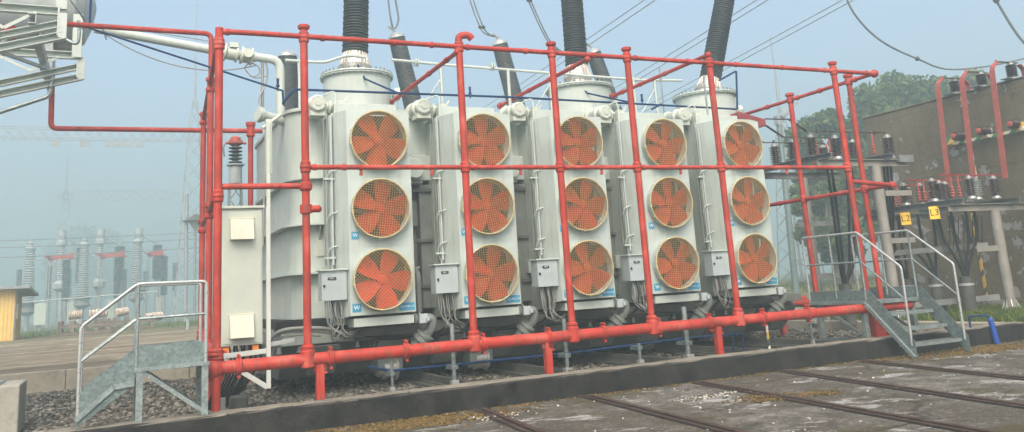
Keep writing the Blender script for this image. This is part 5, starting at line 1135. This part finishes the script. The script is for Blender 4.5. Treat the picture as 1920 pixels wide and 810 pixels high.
tag(MB().tube([(-11.5, 78, 3.1), (2.7, 78, 3.5)], .055).build('operating_rod', 'silver', None, (-11.5, 78, 3.1)), 'long pale horizontal rod linking the instrument transformers', 'rod')
# yellow shed
sh = thing('shed', 'small yellow board shed with grey roof at the left edge', 'shed', (-6.5, 29, .8))
mb = MB().box(-8.6, -4.80, 28, 30.6, .75, 2.86); mb.build('wall', 'shed', sh)
mb = MB()
for i in range(28): mb.box(-8.6 + i * .136, -8.585 + i * .136, 27.985, 27.998, .78, 2.84)
for i in range(18): mb.box(-4.798, -4.785, 28.05 + i * .14, 28.065 + i * .14, .78, 2.84)
mb.build('board_joint', 'shed2', sh)
MB().box(-4.83, -4.775, 27.96, 28.02, .75, 2.86).build('corner_trim', 'rack', sh)
MB().add([(-8.9, 27.6, 2.88), (-4.3, 27.6, 2.88), (-4.2, 31.0, 2.62), (-8.9, 31.0, 2.62), (-8.9, 27.6, 2.98), (-4.3, 27.6, 2.98), (-4.2, 31.0, 2.72), (-8.9, 31.0, 2.72)], [(0, 3, 2, 1), (4, 5, 6, 7), (0, 1, 5, 4), (1, 2, 6, 5), (2, 3, 7, 6), (3, 0, 4, 7)]).build('roof', 'roof', sh)
MB().box(-4.798, -4.77, 28.5, 28.8, 1.7, 2.3).build('notice', 'label_w', sh)
# timber and wrapped insulators
for k, (x, y, w_, l) in enumerate(((-2.3, 29, 1.0, 'left timber stack with dusty wrapped insulators lying on it'), (-.6, 32, 1.15, 'right timber stack with pale wrapped insulators, seen through the handrail'))):
    g = gz(x, y); t = thing('timber_stack', l, 'stack', (x, y, g), 'loaded timber stacks')
    mb = MB()
    for j in range(4):
        for i in range(5): mb.box(x - w_, x + w_, y - .5 + i * .22, y - .34 + i * .22, g + j * .15, g + j * .15 + .13) if j % 2 == 0 else mb.box(x - w_ + i * w_ * .45, x - w_ + i * w_ * .45 + .18, y - .5, y + .55, g + j * .15 - .012, g + j * .15 + .14)
    mb.build('timber', 'wood', t)
for k, (x, y, l) in enumerate(((-2.5, 29, 'dusty wrapped insulator bundle on the left timber stack'), (-1.75, 29.0, 'round end of a wrapped bundle on the left timber stack'), (-.7, 32, 'pale wrapped insulator bundle on the right timber stack'), (.6, 32.2, 'low pale bundle at the right end of the right timber stack'))):
    g = gz(x, y) + (.6 if k != 3 else .3); b = ridged((x - .42, y, g + .2), (x + (.3 if k % 2 else .1), y + .1 * k, g + .24), .2, 6); o = b.build('wrapped_bundle', 'film', None, (x, y, g)); tag(o, l, 'bundle')
tag(MB().lathe((1.55, 26, .7), (1.55, 26, 1.25), [(0, .2), (.1, .2), (.12, .07), (1, .06)], 14).build('small_bollard', 'porcg', None, (1.55, 26, .7)), 'small pale bollard on the dirt beyond the left stairs', 'bollard')
# ------------------------------------------------------------------ trees
def tree(label, x, y, h, rx, rz, n, leaf, mat='leaf', zc=None, group='trees behind the wall', clumps=26):
    g = gz(x, y); t = thing('tree', label, 'tree', (x, y, g), group); zc = zc or g + h - rz
    mb = MB().tube([(x, y, g - .1), (x + .1, y, g + h * .25), (x - .1, y + .1, g + h * .5), (x + .1, y, g + h * .8)], [h * .03, h * .024, h * .017, h * .006], 8)
    cl = []
    for i in range(clumps):
        u = rng.normal(0, 1, 3); u /= np.linalg.norm(u); q = rng.uniform(.35, 1) ** .6
        c = np.array([x, y, zc]) + u * q * np.array([rx, rx, rz]) * .85; cl.append((c, rng.uniform(.16, .34) * rx))
        mb.tube([(x, y, g + h * rng.uniform(.2, .5)), tuple((c + np.array([x, y, zc])) / 2 - np.array([0, 0, .3])), tuple(c)], [h * .010, h * .006, h * .002], 5)
    mb.build('trunk', 'bark', t)
    P_ = []; 
    for (c, r) in cl:
        m = int(n / clumps * (r / (.25 * rx)) ** 2); u = rng.normal(0, 1, (m, 3)); u /= np.linalg.norm(u, axis=1)[:, None]; q = rng.uniform(.25, 1.12, (m, 1)) ** .55
        P_.append(c + u * q * r * np.array([1, 1, .8]))
    P_ = np.concatenate(P_); m = len(P_); s = leaf * rng.uniform(.5, 1.25, (m, 1))
    a = rng.normal(0, 1, (m, 3)); a /= np.linalg.norm(a, axis=1)[:, None]; b = np.cross(a, rng.normal(0, 1, (m, 3))); b /= np.linalg.norm(b, axis=1)[:, None]
    v = np.stack([P_ - a * s, P_ + b * s * .6, P_ + a * s, P_ - b * s * .6], 1)
    o = np_mesh('crown', v.reshape(-1, 3), np.arange(4 * m).reshape(-1, 4), mat); o.parent = t; o.location = -W[t.name]; return t
tree('broad green tree at the left of the group beyond the wall', 33.8, 22, 9.4, 3.0, 3.6, 11000, .19, clumps=34)
tree('tall full green tree rising behind the left end of the wall top', 38.2, 22, 11.6, 3.6, 4.6, 14000, .20, clumps=40)
tree('tallest green tree behind the middle of the wall top', 42.8, 23, 13.4, 3.6, 4.9, 14000, .20, clumps=40)
tree('yellowish green tree behind the insulators on the wall', 46.6, 23, 12.9, 3.0, 4.4, 11000, .19, 'leafy', clumps=34)
tree('lower bushy tree seen between the red posts and rack', 31.0, 20, 5.9, 2.3, 2.6, 9000, .15, clumps=28)
tree('rounded tree half hidden behind the concrete wall', 52, 26, 12, 4.0, 4.5, 6000, .2, clumps=24)
tree('very faint tree in the fog between the left masts', -8, 260, 26, 14, 12, 4500, .9, group='trees lost in the fog', clumps=22)
tree('very faint low tree at the far left in the fog', -62, 250, 17, 12, 9, 4000, .9, group='trees lost in the fog', clumps=18)
